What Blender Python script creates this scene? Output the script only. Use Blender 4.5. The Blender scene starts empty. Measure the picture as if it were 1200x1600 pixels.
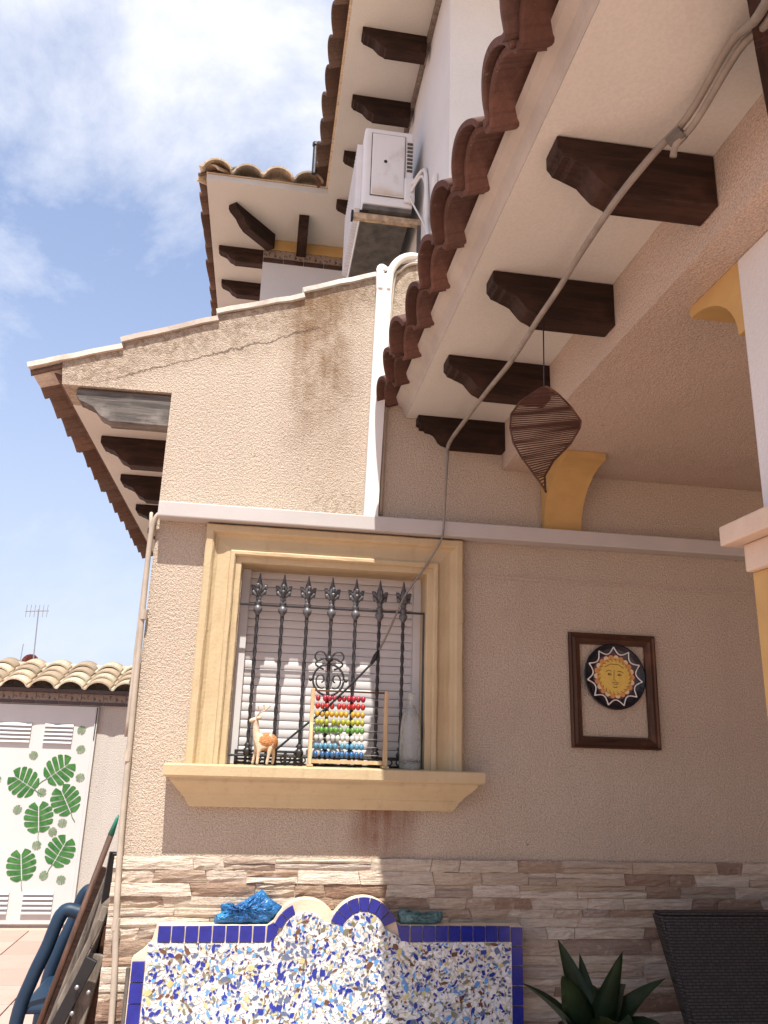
import bpy, bmesh, math, random
from mathutils import Vector, Matrix
R = math.radians
rnd = random.Random(7)
S = bpy.context.scene
C = S.collection

# ------------------------------------------------------------------ camera, sky, sun, exposure
cam_d = bpy.data.cameras.new('camera'); cam = bpy.data.objects.new('camera', cam_d); C.objects.link(cam)
S.camera = cam
cam_d.sensor_fit = 'VERTICAL'; cam_d.sensor_height = 32.0; cam_d.lens = 32.0 * 1247.9 / 1600.0
cam_d.clip_start = 0.05; cam_d.clip_end = 2000
yaw, pitch, roll = R(8.281), R(16.2566), R(1.8483)
fwd = Vector((math.sin(yaw) * math.cos(pitch), math.cos(yaw) * math.cos(pitch), math.sin(pitch)))
r0 = Vector((math.cos(yaw), -math.sin(yaw), 0)); u0 = r0.cross(fwd)
rt = math.cos(roll) * r0 + math.sin(roll) * u0
up = -math.sin(roll) * r0 + math.cos(roll) * u0
M = Matrix((rt, up, -fwd)).transposed().to_4x4(); M.translation = Vector((0, -3.8, 1.6))
cam.matrix_world = M

SUN = Vector((0.045, 0.47, -1.0)).normalized()          # travel direction of the light
elev = math.asin(-SUN.z)
w = bpy.data.worlds.new('World'); S.world = w; w.use_nodes = True
nt = w.node_tree; nt.nodes.clear()
def WN(t, **k):
    n = nt.nodes.new(t)
    for a, b in k.items(): setattr(n, a, b)
    return n
out = WN('ShaderNodeOutputWorld'); bg = WN('ShaderNodeBackground')
sky = WN('ShaderNodeTexSky', sky_type='NISHITA', sun_disc=False, sun_elevation=elev, sun_rotation=R(185.5),
         air_density=1.0, dust_density=0.7, ozone_density=1.6)
tc = WN('ShaderNodeTexCoord'); sep = WN('ShaderNodeSeparateXYZ')
nt.links.new(tc.outputs['Generated'], sep.inputs[0])
zz = WN('ShaderNodeMath', operation='MAXIMUM'); nt.links.new(sep.outputs[2], zz.inputs[0]); zz.inputs[1].default_value = 0.0
zp = WN('ShaderNodeMath', operation='ADD'); nt.links.new(zz.outputs[0], zp.inputs[0]); zp.inputs[1].default_value = 0.55
dx = WN('ShaderNodeMath', operation='DIVIDE'); nt.links.new(sep.outputs[0], dx.inputs[0]); nt.links.new(zp.outputs[0], dx.inputs[1])
dy = WN('ShaderNodeMath', operation='DIVIDE'); nt.links.new(sep.outputs[1], dy.inputs[0]); nt.links.new(zp.outputs[0], dy.inputs[1])
cb = WN('ShaderNodeCombineXYZ'); nt.links.new(dx.outputs[0], cb.inputs[0]); nt.links.new(dy.outputs[0], cb.inputs[1]); cb.inputs[2].default_value = 16.4
n1 = WN('ShaderNodeTexNoise'); n1.inputs['Scale'].default_value = 2.3; n1.inputs['Detail'].default_value = 9; n1.inputs['Roughness'].default_value = 0.62; n1.inputs['Distortion'].default_value = 0.25
nt.links.new(cb.outputs[0], n1.inputs['Vector'])
cr = WN('ShaderNodeValToRGB'); cr.color_ramp.elements[0].position = 0.43; cr.color_ramp.elements[1].position = 0.66
nt.links.new(n1.outputs['Fac'], cr.inputs[0])
tint = WN('ShaderNodeMix', data_type='RGBA', blend_type='MULTIPLY'); tint.inputs[0].default_value = 1.0; tint.inputs[7].default_value = (1.02, 1.06, 1.14, 1)
nt.links.new(sky.outputs[0], tint.inputs[6])
hz = WN('ShaderNodeMapRange', interpolation_type='SMOOTHSTEP'); hz.inputs[1].default_value = 0.0; hz.inputs[2].default_value = 0.58; hz.inputs[3].default_value = 0.88; hz.inputs[4].default_value = 0.30
nt.links.new(zz.outputs[0], hz.inputs[0])
hm = WN('ShaderNodeMix', data_type='RGBA'); hm.inputs[7].default_value = (3.35, 3.62, 4.45, 1)      # pale haze thickening to the horizon
nt.links.new(hz.outputs[0], hm.inputs[0]); nt.links.new(tint.outputs[2], hm.inputs[6])
mx = WN('ShaderNodeMix', data_type='RGBA'); mx.inputs[7].default_value = (5.7, 5.7, 5.95, 1)
cfade = WN('ShaderNodeMapRange', interpolation_type='SMOOTHSTEP'); cfade.inputs[1].default_value = 0.12; cfade.inputs[2].default_value = 0.62; cfade.inputs[3].default_value = 0.25; cfade.inputs[4].default_value = 1.0
nt.links.new(zz.outputs[0], cfade.inputs[0])
cmul = WN('ShaderNodeMath', operation='MULTIPLY'); nt.links.new(cr.outputs[0], cmul.inputs[0]); nt.links.new(cfade.outputs[0], cmul.inputs[1])
nt.links.new(cmul.outputs[0], mx.inputs[0]); nt.links.new(hm.outputs[2], mx.inputs[6])
nt.links.new(mx.outputs[2], bg.inputs[0]); bg.inputs[1].default_value = 0.115
nt.links.new(bg.outputs[0], out.inputs[0])
sl = bpy.data.lights.new('sun', 'SUN'); sl.energy = 4.6; sl.angle = R(0.53); sl.color = (1.0, 0.95, 0.88)
so = bpy.data.objects.new('sun', sl); C.objects.link(so); so.location = (-2, -6, 12)
so.rotation_euler = SUN.to_track_quat('-Z', 'Y').to_euler()
S.view_settings.view_transform = 'Standard'; S.view_settings.look = 'None'
S.view_settings.exposure = 0.89; S.view_settings.gamma = 1.0
S.cycles.max_bounces = 10; S.cycles.diffuse_bounces = 6

# ------------------------------------------------------------------ helpers
def link(o, parent=None):
    C.objects.link(o)
    if parent is not None: o.parent = parent
    return o
def wloc(o):
    v = Vector((0, 0, 0))
    while o is not None:
        v = v + o.location; o = o.parent
    return v
def mesh_of(name, bm, mats, smooth=False):
    me = bpy.data.meshes.new(name); bmesh.ops.recalc_face_normals(bm, faces=bm.faces)
    bm.to_mesh(me); bm.free()
    for m in (mats if isinstance(mats, (list, tuple)) else [mats]): me.materials.append(m)
    if smooth:
        for p in me.polygons: p.use_smooth = True
    return me
def part(name, bm, mat, parent, smooth=False, kind=None):
    """bm in world coordinates -> child (or top-level) object"""
    if parent is not None:
        bmesh.ops.translate(bm, verts=bm.verts, vec=-wloc(parent))
    o = link(bpy.data.objects.new(name, mesh_of(name, bm, mat, smooth)), parent)
    if kind: o['kind'] = kind
    return o
def inst(name, me, parent, loc, rot=None, scale=None):
    o = link(bpy.data.objects.new(name, me), parent)
    o.location = Vector(loc) - wloc(parent) if parent else loc
    if rot is not None: o.rotation_euler = rot
    if scale is not None: o.scale = scale
    return o
def tag(o, label, cat, group=None, kind=None):
    o['label'] = label; o['category'] = cat
    if group: o['group'] = group
    if kind: o['kind'] = kind
    return o
def thing(name, label, cat, loc, group=None):
    o = bpy.data.objects.new(name, None); o.empty_display_size = 0.1; link(o); o.location = loc
    return tag(o, label, cat, group)
def box(bm, x0, x1, y0, y1, z0, z1, bev=0.0):
    vs = [bm.verts.new(p) for p in ((x0,y0,z0),(x1,y0,z0),(x1,y1,z0),(x0,y1,z0),(x0,y0,z1),(x1,y0,z1),(x1,y1,z1),(x0,y1,z1))]
    fs = [bm.faces.new([vs[i] for i in f]) for f in ((0,3,2,1),(4,5,6,7),(0,1,5,4),(1,2,6,5),(2,3,7,6),(3,0,4,7))]
    if bev > 0:
        es = list({e for f in fs for e in f.edges})
        bmesh.ops.bevel(bm, geom=es, offset=bev, segments=2, affect='EDGES', profile=0.6)
    return bm
def BX(*a, **k): return box(bmesh.new(), *a, **k)
def prism(bm, poly, axis, a, b):
    """poly: 2D points; axis 'y' -> (x,z), 'x' -> (y,z), 'z' -> (x,y)"""
    def P(p, t):
        if axis == 'y': return (p[0], t, p[1])
        if axis == 'x': return (t, p[0], p[1])
        return (p[0], p[1], t)
    A = [bm.verts.new(P(p, a)) for p in poly]; B = [bm.verts.new(P(p, b)) for p in poly]
    bm.faces.new(A); bm.faces.new(B[::-1])
    n = len(poly)
    for i in range(n): bm.faces.new((A[i], A[(i+1) % n], B[(i+1) % n], B[i]))
    return bm
def PR(*a): return prism(bmesh.new(), *a)
def catmull(pts, n=8):
    pts = [Vector(p) for p in pts]; o = []
    for i in range(len(pts)-1):
        p0 = pts[max(i-1,0)]; p1 = pts[i]; p2 = pts[i+1]; p3 = pts[min(i+2, len(pts)-1)]
        for k in range(n):
            t = k/n
            o.append(0.5*((2*p1)+(p2-p0)*t+(2*p0-5*p1+4*p2-p3)*t*t+(3*p1-p0-3*p2+p3)*t**3))
    o.append(pts[-1]); return o
def tube(bm, pts, r, seg=8, cap=True):
    pts = [Vector(p) for p in pts]; rings = []
    n = len(pts); ref = Vector((0.123, 0.321, 0.94)).normalized()
    for i, p in enumerate(pts):
        d = (pts[min(i+1,n-1)] - pts[max(i-1,0)]).normalized()
        a = d.cross(ref)
        if a.length < 0.05: a = d.cross(Vector((1,0,0)))
        a.normalize(); b = d.cross(a)
        rr = r[i] if isinstance(r, (list, tuple)) else r
        rings.append([bm.verts.new(p + (a*math.cos(2*math.pi*k/seg) + b*math.sin(2*math.pi*k/seg))*rr) for k in range(seg)])
    for i in range(n-1):
        for k in range(seg):
            bm.faces.new((rings[i][k], rings[i][(k+1)%seg], rings[i+1][(k+1)%seg], rings[i+1][k]))
    if cap: bm.faces.new(rings[0][::-1]); bm.faces.new(rings[-1])
    return bm
def TB(*a, **k): return tube(bmesh.new(), *a, **k)
def lathe(bm, prof, origin=(0,0,0), seg=14, axis='z'):
    o = Vector(origin); rings = []
    for r, h in prof:
        ring = []
        for k in range(seg):
            a = 2*math.pi*k/seg
            v = Vector((r*math.cos(a), r*math.sin(a), h)) if axis == 'z' else Vector((r*math.cos(a), h, r*math.sin(a)))
            ring.append(bm.verts.new(o+v))
        rings.append(ring)
    for i in range(len(rings)-1):
        for k in range(seg): bm.faces.new((rings[i][k], rings[i][(k+1)%seg], rings[i+1][(k+1)%seg], rings[i+1][k]))
    bm.faces.new(rings[0][::-1]); bm.faces.new(rings[-1])
    return bm
def LT(*a, **k): return lathe(bmesh.new(), *a, **k)
def ball(bm, c, r, seg=10, rings=7, sc=(1,1,1)):
    m = Matrix.Translation(Vector(c)) @ Matrix.Diagonal((r*sc[0], r*sc[1], r*sc[2], 1))
    bmesh.ops.create_uvsphere(bm, u_segments=seg, v_segments=rings, radius=1, matrix=m)
    return bm
def skin(name, verts, edges, radii, mat, parent, sub=2):
    me = bpy.data.meshes.new(name); off = wloc(parent) if parent else Vector((0,0,0))
    me.from_pydata([tuple(Vector(v)-off) for v in verts], edges, []); me.materials.append(mat)
    o = link(bpy.data.objects.new(name, me), parent)
    md = o.modifiers.new('skin', 'SKIN'); md.use_smooth_shade = True
    for i, r in enumerate(radii): me.skin_vertices[0].data[i].radius = (r, r) if not isinstance(r, tuple) else r
    me.skin_vertices[0].data[0].use_root = True
    sb = o.modifiers.new('sub', 'SUBSURF'); sb.levels = sub; sb.render_levels = sub
    return o

# ------------------------------------------------------------------ materials
class NT:
    def __init__(s, name, rough=0.8, spec=0.3):
        s.m = bpy.data.materials.new(name); s.m.use_nodes = True; s.t = s.m.node_tree
        s.b = s.t.nodes['Principled BSDF']; s.b.inputs['Roughness'].default_value = rough
        s.b.inputs['Specular IOR Level'].default_value = spec
        s.tc = s.n('ShaderNodeTexCoord'); s.obj = s.tc.outputs['Object']
    def n(s, t, **k):
        x = s.t.nodes.new(t)
        for a, b in k.items(): setattr(x, a, b)
        return x
    def l(s, a, b): s.t.links.new(a, b)
    def noise(s, scale, detail=4, rough=0.55, vec=None, dist=0.0):
        x = s.n('ShaderNodeTexNoise'); x.inputs['Scale'].default_value = scale; x.inputs['Detail'].default_value = detail
        x.inputs['Roughness'].default_value = rough; x.inputs['Distortion'].default_value = dist
        s.l(vec if vec is not None else s.obj, x.inputs['Vector']); return x.outputs['Fac']
    def mapping(s, scale=(1,1,1), rot=(0,0,0), vec=None):
        x = s.n('ShaderNodeMapping'); x.inputs['Scale'].default_value = scale; x.inputs['Rotation'].default_value = rot
        s.l(vec if vec is not None else s.obj, x.inputs['Vector']); return x.outputs[0]
    def ramp(s, fac, stops):
        x = s.n('ShaderNodeValToRGB'); e = x.color_ramp.elements
        while len(e) < len(stops): e.new(0.5)
        for i, (p, c) in enumerate(stops):
            e[i].position = p; e[i].color = (c, c, c, 1) if isinstance(c, (int, float)) else (*c, 1)
        s.l(fac, x.inputs[0]); return x.outputs[0]
    def mix(s, fac, a, b, mode='MIX'):
        x = s.n('ShaderNodeMix', data_type='RGBA', blend_type=mode)
        for sock, v in ((x.inputs[0], fac), (x.inputs[6], a), (x.inputs[7], b)):
            if isinstance(v, (int, float)): sock.default_value = v if sock.type == 'VALUE' else (v, v, v, 1)
            elif isinstance(v, (tuple, list)): sock.default_value = (*v, 1)
            else: s.l(v, sock)
        return x.outputs[2]
    def math(s, op, a, b=None, clamp=False):
        x = s.n('ShaderNodeMath', operation=op, use_clamp=clamp)
        for i, v in enumerate((a, b)):
            if v is None: continue
            if isinstance(v, (int, float)): x.inputs[i].default_value = v
            else: s.l(v, x.inputs[i])
        return x.outputs[0]
    def xyz(s, vec=None):
        x = s.n('ShaderNodeSeparateXYZ'); s.l(vec if vec is not None else s.obj, x.inputs[0]); return x.outputs
    def smooth(s, v, a, b):
        x = s.n('ShaderNodeMapRange', interpolation_type='SMOOTHSTEP')
        x.inputs[1].default_value = a; x.inputs[2].default_value = b
        s.l(v, x.inputs[0]); return x.outputs[0]
    def bump(s, h, strength=0.5, dist=0.01):
        x = s.n('ShaderNodeBump'); x.inputs['Strength'].default_value = strength; x.inputs['Distance'].default_value = dist
        s.l(h, x.inputs['Height']); s.l(x.outputs[0], s.b.inputs['Normal'])
    def col(s, c):
        if isinstance(c, (tuple, list)): s.b.inputs['Base Color'].default_value = (*c, 1)
        else: s.l(c, s.b.inputs['Base Color'])
        return s
    def rnd(s):
        x = s.n('ShaderNodeObjectInfo'); return x.outputs['Random']
def plain(name, c, rough=0.6, spec=0.3, var=0.12, scale=14.0, bumps=0.0, bscale=60.0, metal=0.0):
    m = NT(name, rough, spec)
    f = m.noise(scale, 4)
    d = tuple(x*(1-var) for x in c); e = tuple(min(1, x*(1+var)) for x in c)
    m.col(m.ramp(f, [(0.3, d), (0.7, e)])); m.b.inputs['Metallic'].default_value = metal
    if bumps: m.bump(m.noise(bscale, 3), bumps, 0.006)
    return m.m

def stucco(name, base, grain=0.6, stains=False, sc=1.0, spk=1.0):
    m = NT(name, 0.92, 0.15)
    big = m.noise(1.3, 4, 0.6); med = m.noise(7.0, 5, 0.65); fine = m.noise(75.0*sc, 3, 0.6); fin2 = m.noise(150.0*sc, 2, 0.6)
    c = m.ramp(big, [(0.3, tuple(x*0.93 for x in base)), (0.72, tuple(min(1, x*1.05) for x in base))])
    c = m.mix(m.math('MULTIPLY', m.smooth(med, 0.5, 0.75), 0.22*spk), c, tuple(x*0.78 for x in base))
    c = m.mix(m.math('MULTIPLY', m.smooth(fin2, 0.58, 0.42), 0.52*spk), c, tuple(x*0.55 for x in base))
    if spk > 0.5:
        dv = m.mapping((5.0, 5.0, 0.45)); c = m.mix(m.math('MULTIPLY', m.smooth(m.noise(1.0, 6, 0.7, dv), 0.50, 0.78), 0.38), c, tuple(x*0.66 for x in base))
        c = m.mix(m.math('MULTIPLY', m.smooth(m.noise(2.3, 6, 0.75), 0.56, 0.72), 0.22), c, (base[0]*0.86, base[1]*0.76, base[2]*0.62))
        sp_ = m.n('ShaderNodeTexVoronoi'); sp_.inputs['Scale'].default_value = 5.5; m.l(m.obj, sp_.inputs['Vector'])
        c = m.mix(m.math('MULTIPLY', m.smooth(sp_.outputs['Distance'], 0.040, 0.028), 0.7), c, tuple(x*0.32 for x in base))
    if stains:
        p = m.xyz(); x, z = p[0], p[2]
        wob = m.math('MULTIPLY', m.math('SUBTRACT', m.noise(3.5, 5, 0.7), 0.5), 0.5)
        # band of dirt below the raking verge
        line = m.math('ADD', m.math('MULTIPLY', x, 0.435), 3.84)
        d = m.math('SUBTRACT', line, z)                             # distance below the verge
        dd = m.math('ADD', d, wob)
        band = m.smooth(dd, 0.34, 0.02)
        mot = m.smooth(m.noise(26, 6, 0.75), 0.40, 0.62)
        c = m.mix(m.math('MULTIPLY', m.math('MULTIPLY', band, m.math('ADD', m.math('MULTIPLY', mot, 0.7), 0.3)), 0.80, True), c, (0.19, 0.135, 0.085))
        # vertical water streak
        xs = m.math('ADD', x, m.math('MULTIPLY', m.math('SUBTRACT', m.noise(2.2, 4), 0.5), 0.16))
        rv = m.mapping((20, 20, 1.3)); run = m.smooth(m.noise(1.0, 5, 0.7, rv), 0.30, 0.66)
        sx = m.math('MULTIPLY', m.smooth(xs, -0.06, 0.12), m.smooth(xs, 0.48, 0.24))
        sz = m.math('MULTIPLY', m.smooth(z, 2.75, 3.6), m.math('ADD', m.math('MULTIPLY', m.smooth(m.noise(5.5, 6, 0.75), 0.32, 0.62), 0.75), 0.25))
        c = m.mix(m.math('MULTIPLY', m.math('MULTIPLY', sx, sz), m.math('ADD', m.math('MULTIPLY', run, 0.45), 0.7), True), c, (0.20, 0.125, 0.07))
        # mould near the trunking foot
        mx_ = m.math('MULTIPLY', m.smooth(x, 0.10, 0.25), m.smooth(x, 0.47, 0.40))
        mz_ = m.math('MULTIPLY', m.math('MULTIPLY', m.smooth(z, 2.5, 2.6), m.smooth(m.math('ADD', z, wob), 2.90, 2.72)), m.smooth(m.noise(40, 5, 0.8), 0.45, 0.6))
        c = m.mix(m.math('MULTIPLY', m.math('MULTIPLY', mx_, mz_), 0.6), c, (0.2, 0.15, 0.09))
        # rust run below the sill
        rx = m.math('MULTIPLY', m.math('ADD', m.math('MULTIPLY', run, 0.6), 0.4), m.smooth(xs, 0.80, 0.66))
        rx = m.math('MULTIPLY', rx, m.smooth(xs, 0.42, 0.55))
        rz = m.math('MULTIPLY', m.smooth(z, 1.0, 1.30), m.smooth(z, 1.46, 1.40))
        c = m.mix(m.math('MULTIPLY', m.math('MULTIPLY', rx, rz), m.math('ADD', m.math('MULTIPLY', m.smooth(med, 0.3, 0.6), 0.35), 0.6)), c, (0.20, 0.075, 0.035))
        # hairline crack
        cw = m.math('MULTIPLY', m.math('SUBTRACT', m.noise(9, 6, 0.8), 0.5), 0.11)
        cl = m.math('ADD', m.math('ADD', m.math('MULTIPLY', x, 0.40), 3.635), cw)
        cd = m.math('ABSOLUTE', m.math('SUBTRACT', z, cl))
        cm = m.math('MULTIPLY', m.smooth(cd, 0.008, 0.002), m.math('MULTIPLY', m.smooth(x, -0.95, -0.7), m.smooth(x, 0.25, 0.1)))
        c = m.mix(m.math('MULTIPLY', cm, 0.75), c, (0.09, 0.06, 0.04))
    m.col(c)
    h = m.math('ADD', m.math('MULTIPLY', fine, 1.0), m.math('MULTIPLY', fin2, 0.5))
    m.bump(h, grain, 0.012)
    return m.m
M_st = stucco('cream_roughcast', (0.58, 0.482, 0.378), 0.85, True)
M_st2 = stucco('cream_roughcast_porch', (0.575, 0.462, 0.375), 0.7)
M_soff = stucco('white_painted_plaster', (0.56, 0.545, 0.495), 0.07, sc=0.6, spk=0.2)
M_white = stucco('white_render', (0.61, 0.60, 0.585), 0.15, sc=0.6, spk=0.15)
M_wallg = stucco('pale_boundary_render', (0.60, 0.55, 0.49), 0.5)
om = NT('ochre_paint', 0.72, 0.25)
oc = om.ramp(om.noise(5, 5, 0.6), [(0.3, (0.455, 0.35, 0.205)), (0.7, (0.515, 0.405, 0.245))])
ov = om.mapping((22, 22, 1.6)); oc = om.mix(om.math('MULTIPLY', om.smooth(om.noise(1.0, 5, 0.7, ov), 0.52, 0.75), 0.35), oc, (0.31, 0.215, 0.115))
oc = om.mix(om.math('MULTIPLY', om.smooth(om.noise(38, 5, 0.75), 0.62, 0.74), 0.45), oc, (0.27, 0.19, 0.115))
om.col(oc); om.bump(om.noise(70, 4), 0.3, 0.006); M_ochre = om.m
M_ochre2 = plain('dull_ochre_paint', (0.47, 0.30, 0.115), 0.75, 0.2, 0.08, 9, 0.12, 80)
M_peach = plain('peach_stone', (0.56, 0.44, 0.335), 0.75, 0.2, 0.08, 11, 0.2, 90)
M_bar = plain('white_trim_paint', (0.46, 0.43, 0.405), 0.55, 0.3, 0.04, 5, 0.06, 60)
M_pvc = plain('white_pvc', (0.68, 0.66, 0.62), 0.4, 0.4, 0.03, 5)
def tilemat(name, base, dirt):
    m = NT(name, 0.85, 0.2)
    a = m.noise(9, 5, 0.65); b = m.noise(45, 4, 0.7)
    r = m.ramp(m.rnd(), [(0.0, tuple(x*0.62 for x in base)), (0.35, base), (0.7, (base[0]*0.95, base[1]*1.15, base[2]*1.25)), (1.0, tuple(min(1, x*1.4) for x in base))])
    c = m.mix(m.math('MULTIPLY', m.smooth(a, 0.45, 0.7), 0.6), r, dirt)
    c = m.mix(m.math('MULTIPLY', m.smooth(b, 0.6, 0.45), 0.25), c, tuple(x*0.5 for x in base))
    c = m.mix(m.math('MULTIPLY', m.smooth(m.noise(28, 6, 0.8), 0.60, 0.70), 0.55), c, (0.36, 0.30, 0.24))
    v = m.mapping((3, 70, 3)); gr = m.noise(1.0, 3, 0.6, v)
    c = m.mix(m.math('MULTIPLY', m.smooth(gr, 0.5, 0.68), 0.45), c, tuple(x*0.45 for x in base))
    m.col(c); m.bump(m.math('ADD', b, gr), 0.4, 0.006); return m.m
M_tile = tilemat('red_clay_tile', (0.125, 0.062, 0.047), (0.10, 0.06, 0.048))
M_tileb = tilemat('brown_clay_tile', (0.165, 0.095, 0.066), (0.12, 0.08, 0.06))
M_tilesand = tilemat('sandy_clay_tile', (0.47, 0.37, 0.26), (0.34, 0.24, 0.16))
M_tileverge = tilemat('pale_verge_tile', (0.66, 0.57, 0.48), (0.5, 0.40, 0.31))
M_emort = plain('eave_render', (0.37, 0.335, 0.295), 0.95, 0.1, 0.12, 6, 0.5, 50)
M_mortar = plain('tile_mortar', (0.46, 0.36, 0.29), 0.95, 0.1, 0.2, 30, 0.6, 70)
def wood(name, a, b, rough=0.6, axis=0, gloss=0.3, sc=1.0):
    m = NT(name, rough, gloss)
    s = [40*sc, 40*sc, 40*sc]; s[axis] = 3.0*sc
    v = m.mapping(tuple(s)); f = m.noise(1.0, 6, 0.7, v, 0.6)
    fd_ = m.noise(6.0*sc, 4, 0.6); rn = m.rnd()
    c = m.ramp(f, [(0.32, a), (0.68, b)])
    c = m.mix(m.math('MULTIPLY', m.smooth(fd_, 0.48, 0.7), 0.45), c, tuple(min(1, x*1.9) for x in b))
    c = m.mix(m.math('MULTIPLY', rn, 0.4), c, tuple(x*0.6 for x in a))
    m.col(c); m.bump(f, 0.6, 0.008); return m.m
M_corb = wood('dark_stained_wood', (0.012, 0.0065, 0.0045), (0.050, 0.024, 0.016), 0.65, 0, 0.18)
M_corbw = wood('weathered_grey_wood', (0.045, 0.040, 0.035), (0.23, 0.205, 0.18), 0.9)
M_plank = wood('weathered_plank', (0.07, 0.055, 0.043), (0.28, 0.235, 0.19), 0.9, 2)
M_frame = wood('brown_frame_wood', (0.032, 0.013, 0.007), (0.10, 0.043, 0.02), 0.5, 2)
M_framex = wood('brown_frame_wood_across', (0.032, 0.013, 0.007), (0.10, 0.043, 0.02), 0.5, 0)
M_pine = wood('pine', (0.50, 0.33, 0.17), (0.66, 0.47, 0.28), 0.6, 2)
M_stick = wood('brown_stick', (0.04, 0.015, 0.009), (0.17, 0.072, 0.042), 0.45, 0)
M_iron = plain('black_iron', (0.022, 0.021, 0.022), 0.42, 0.5, 0.3, 30, 0.3, 120)
M_irong = plain('worn_grey_iron', (0.085, 0.085, 0.09), 0.38, 0.6, 0.35, 40, 0.3, 120)
M_black = plain('black_plastic', (0.012, 0.012, 0.013), 0.5, 0.4, 0.2)
M_slat = plain('white_shutter', (0.58, 0.56, 0.545), 0.45, 0.4, 0.03, 6)
M_cable = plain('grey_cable', (0.23, 0.20, 0.165), 0.6, 0.3, 0.18, 20)
M_cond = plain('beige_conduit', (0.40, 0.34, 0.27), 0.6, 0.3, 0.15, 12)
M_ac = plain('air_conditioner_white', (0.70, 0.69, 0.68), 0.45, 0.4, 0.05, 6)
M_acd = plain('sooty_metal', (0.10, 0.09, 0.078), 0.6, 0.4, 0.45, 12)
M_rust = plain('rusty_bracket', (0.42, 0.31, 0.20), 0.75, 0.3, 0.4, 25)
M_blue = plain('cobalt_glaze', (0.010, 0.018, 0.21), 0.18, 0.5, 0.18, 30)
M_grout = plain('white_grout', (0.74, 0.71, 0.66), 0.9, 0.1, 0.06, 40)
M_chairb = plain('blue_chair_plastic', (0.010, 0.028, 0.056), 0.5, 0.35, 0.2, 8)
M_green = plain('green_plastic', (0.02, 0.17, 0.11), 0.45, 0.4, 0.1)
M_pole = wood('broom_pole', (0.05, 0.024, 0.016), (0.13, 0.065, 0.04), 0.55, 2)
M_terr = plain('terracotta', (0.36, 0.14, 0.07), 0.8, 0.2, 0.15, 12)
M_gate = plain('gate_white_paint', (0.56, 0.55, 0.53), 0.5, 0.35, 0.03, 4)
M_steel = plain('grey_steel', (0.32, 0.32, 0.33), 0.45, 0.5, 0.1, metal=0.6)

# ------------------------------------------------------------------ ground
gm = NT('pink_concrete_ground', 0.9, 0.2)
gm.col(gm.ramp(gm.noise(0.9, 6, 0.6), [(0.3, (0.42, 0.275, 0.215)), (0.7, (0.52, 0.355, 0.285))])); gm.bump(gm.noise(40, 4), 0.3, 0.006)
g = part('ground', BX(-60, 60, -60, 60, -0.3, 0.0), gm.m, None); g['kind'] = 'structure'
pm = NT('pink_paving', 0.85, 0.25)
pc = pm.ramp(pm.rnd(), [(0.0, (0.34, 0.235, 0.195)), (1.0, (0.43, 0.31, 0.26))])
pm.col(pm.mix(pm.math('MULTIPLY', pm.smooth(pm.noise(8, 5, 0.7), 0.45, 0.7), 0.4), pc, (0.34, 0.235, 0.19))); pm.bump(pm.noise(50, 4), 0.25, 0.005)
pv = mesh_of('paving_tile', BX(-0.196, 0.196, -0.196, 0.196, 0.0, 0.022, bev=0.004), pm.m)
for i in range(9):
    for j in range(8):
        inst('paving_tile', pv, g, (-0.75 - 0.4*i, 0.95 + 0.4*j, 0.002), (0, 0, 0))

# ------------------------------------------------------------------ gable house with the window
HB = thing('gable_house', 'cream roughcast gable end with ochre framed window and stained raking top', 'house', (0.2, 0.12, 0))
bm = bmesh.new()
prism(bm, [(-0.54, 0), (-0.12, 0), (-0.12, 3.26), (-0.54, 3.26)], 'y', 0, 0.25)
prism(bm, [(-0.12, 0), (0.78, 0), (0.78, 1.47), (-0.12, 1.47)], 'y', 0, 0.25)
prism(bm, [(-0.12, 2.425), (0.78, 2.425), (0.78, 3.26), (-0.12, 3.26)], 'y', 0, 0.25)
prism(bm, [(0.78, 0), (5.2, 0), (5.2, 3.26), (0.78, 3.26)], 'y', 0, 0.25)
top = [(-1.081, 3.380), (-0.81, 3.470), (-0.808, 3.503), (-0.352, 3.680), (-0.347, 3.716), (0.085, 3.864), (0.089, 3.900), (0.458, 4.040), (0.53, 4.090), (0.60, 4.135), (0.68, 4.165), (0.78, 4.18), (0.90, 4.18)]
prism(bm, [(-1.066, 3.254), (-0.54, 3.26), (-0.12, 3.26), (0.78, 3.26), (0.90, 3.26)] + top[::-1], 'y', 0, 0.25)
wall = part('wall', bm, M_st, None)
wall.parent = HB; wall.matrix_parent_inverse = Matrix.Translation(-HB.location)   # keeps world = object coordinates
part('side_wall', BX(-0.54, 0.87, 0.252, 4.2, 0, 3.25), M_st2, HB)
part('window_back', BX(-0.2, 0.86, 0.235, 0.249, 1.4, 2.5), M_black, HB)
# white horizontal trim band, butted in two lengths
tb = part('trim_band', BX(-0.528, 3.6, -0.10, -0.002, 2.594, 2.668, bev=0.006), M_bar, HB)
part('groove_line', BX(0.96, 3.2, -0.006, -0.001, 2.415, 2.428), M_st2, HB)
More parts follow.
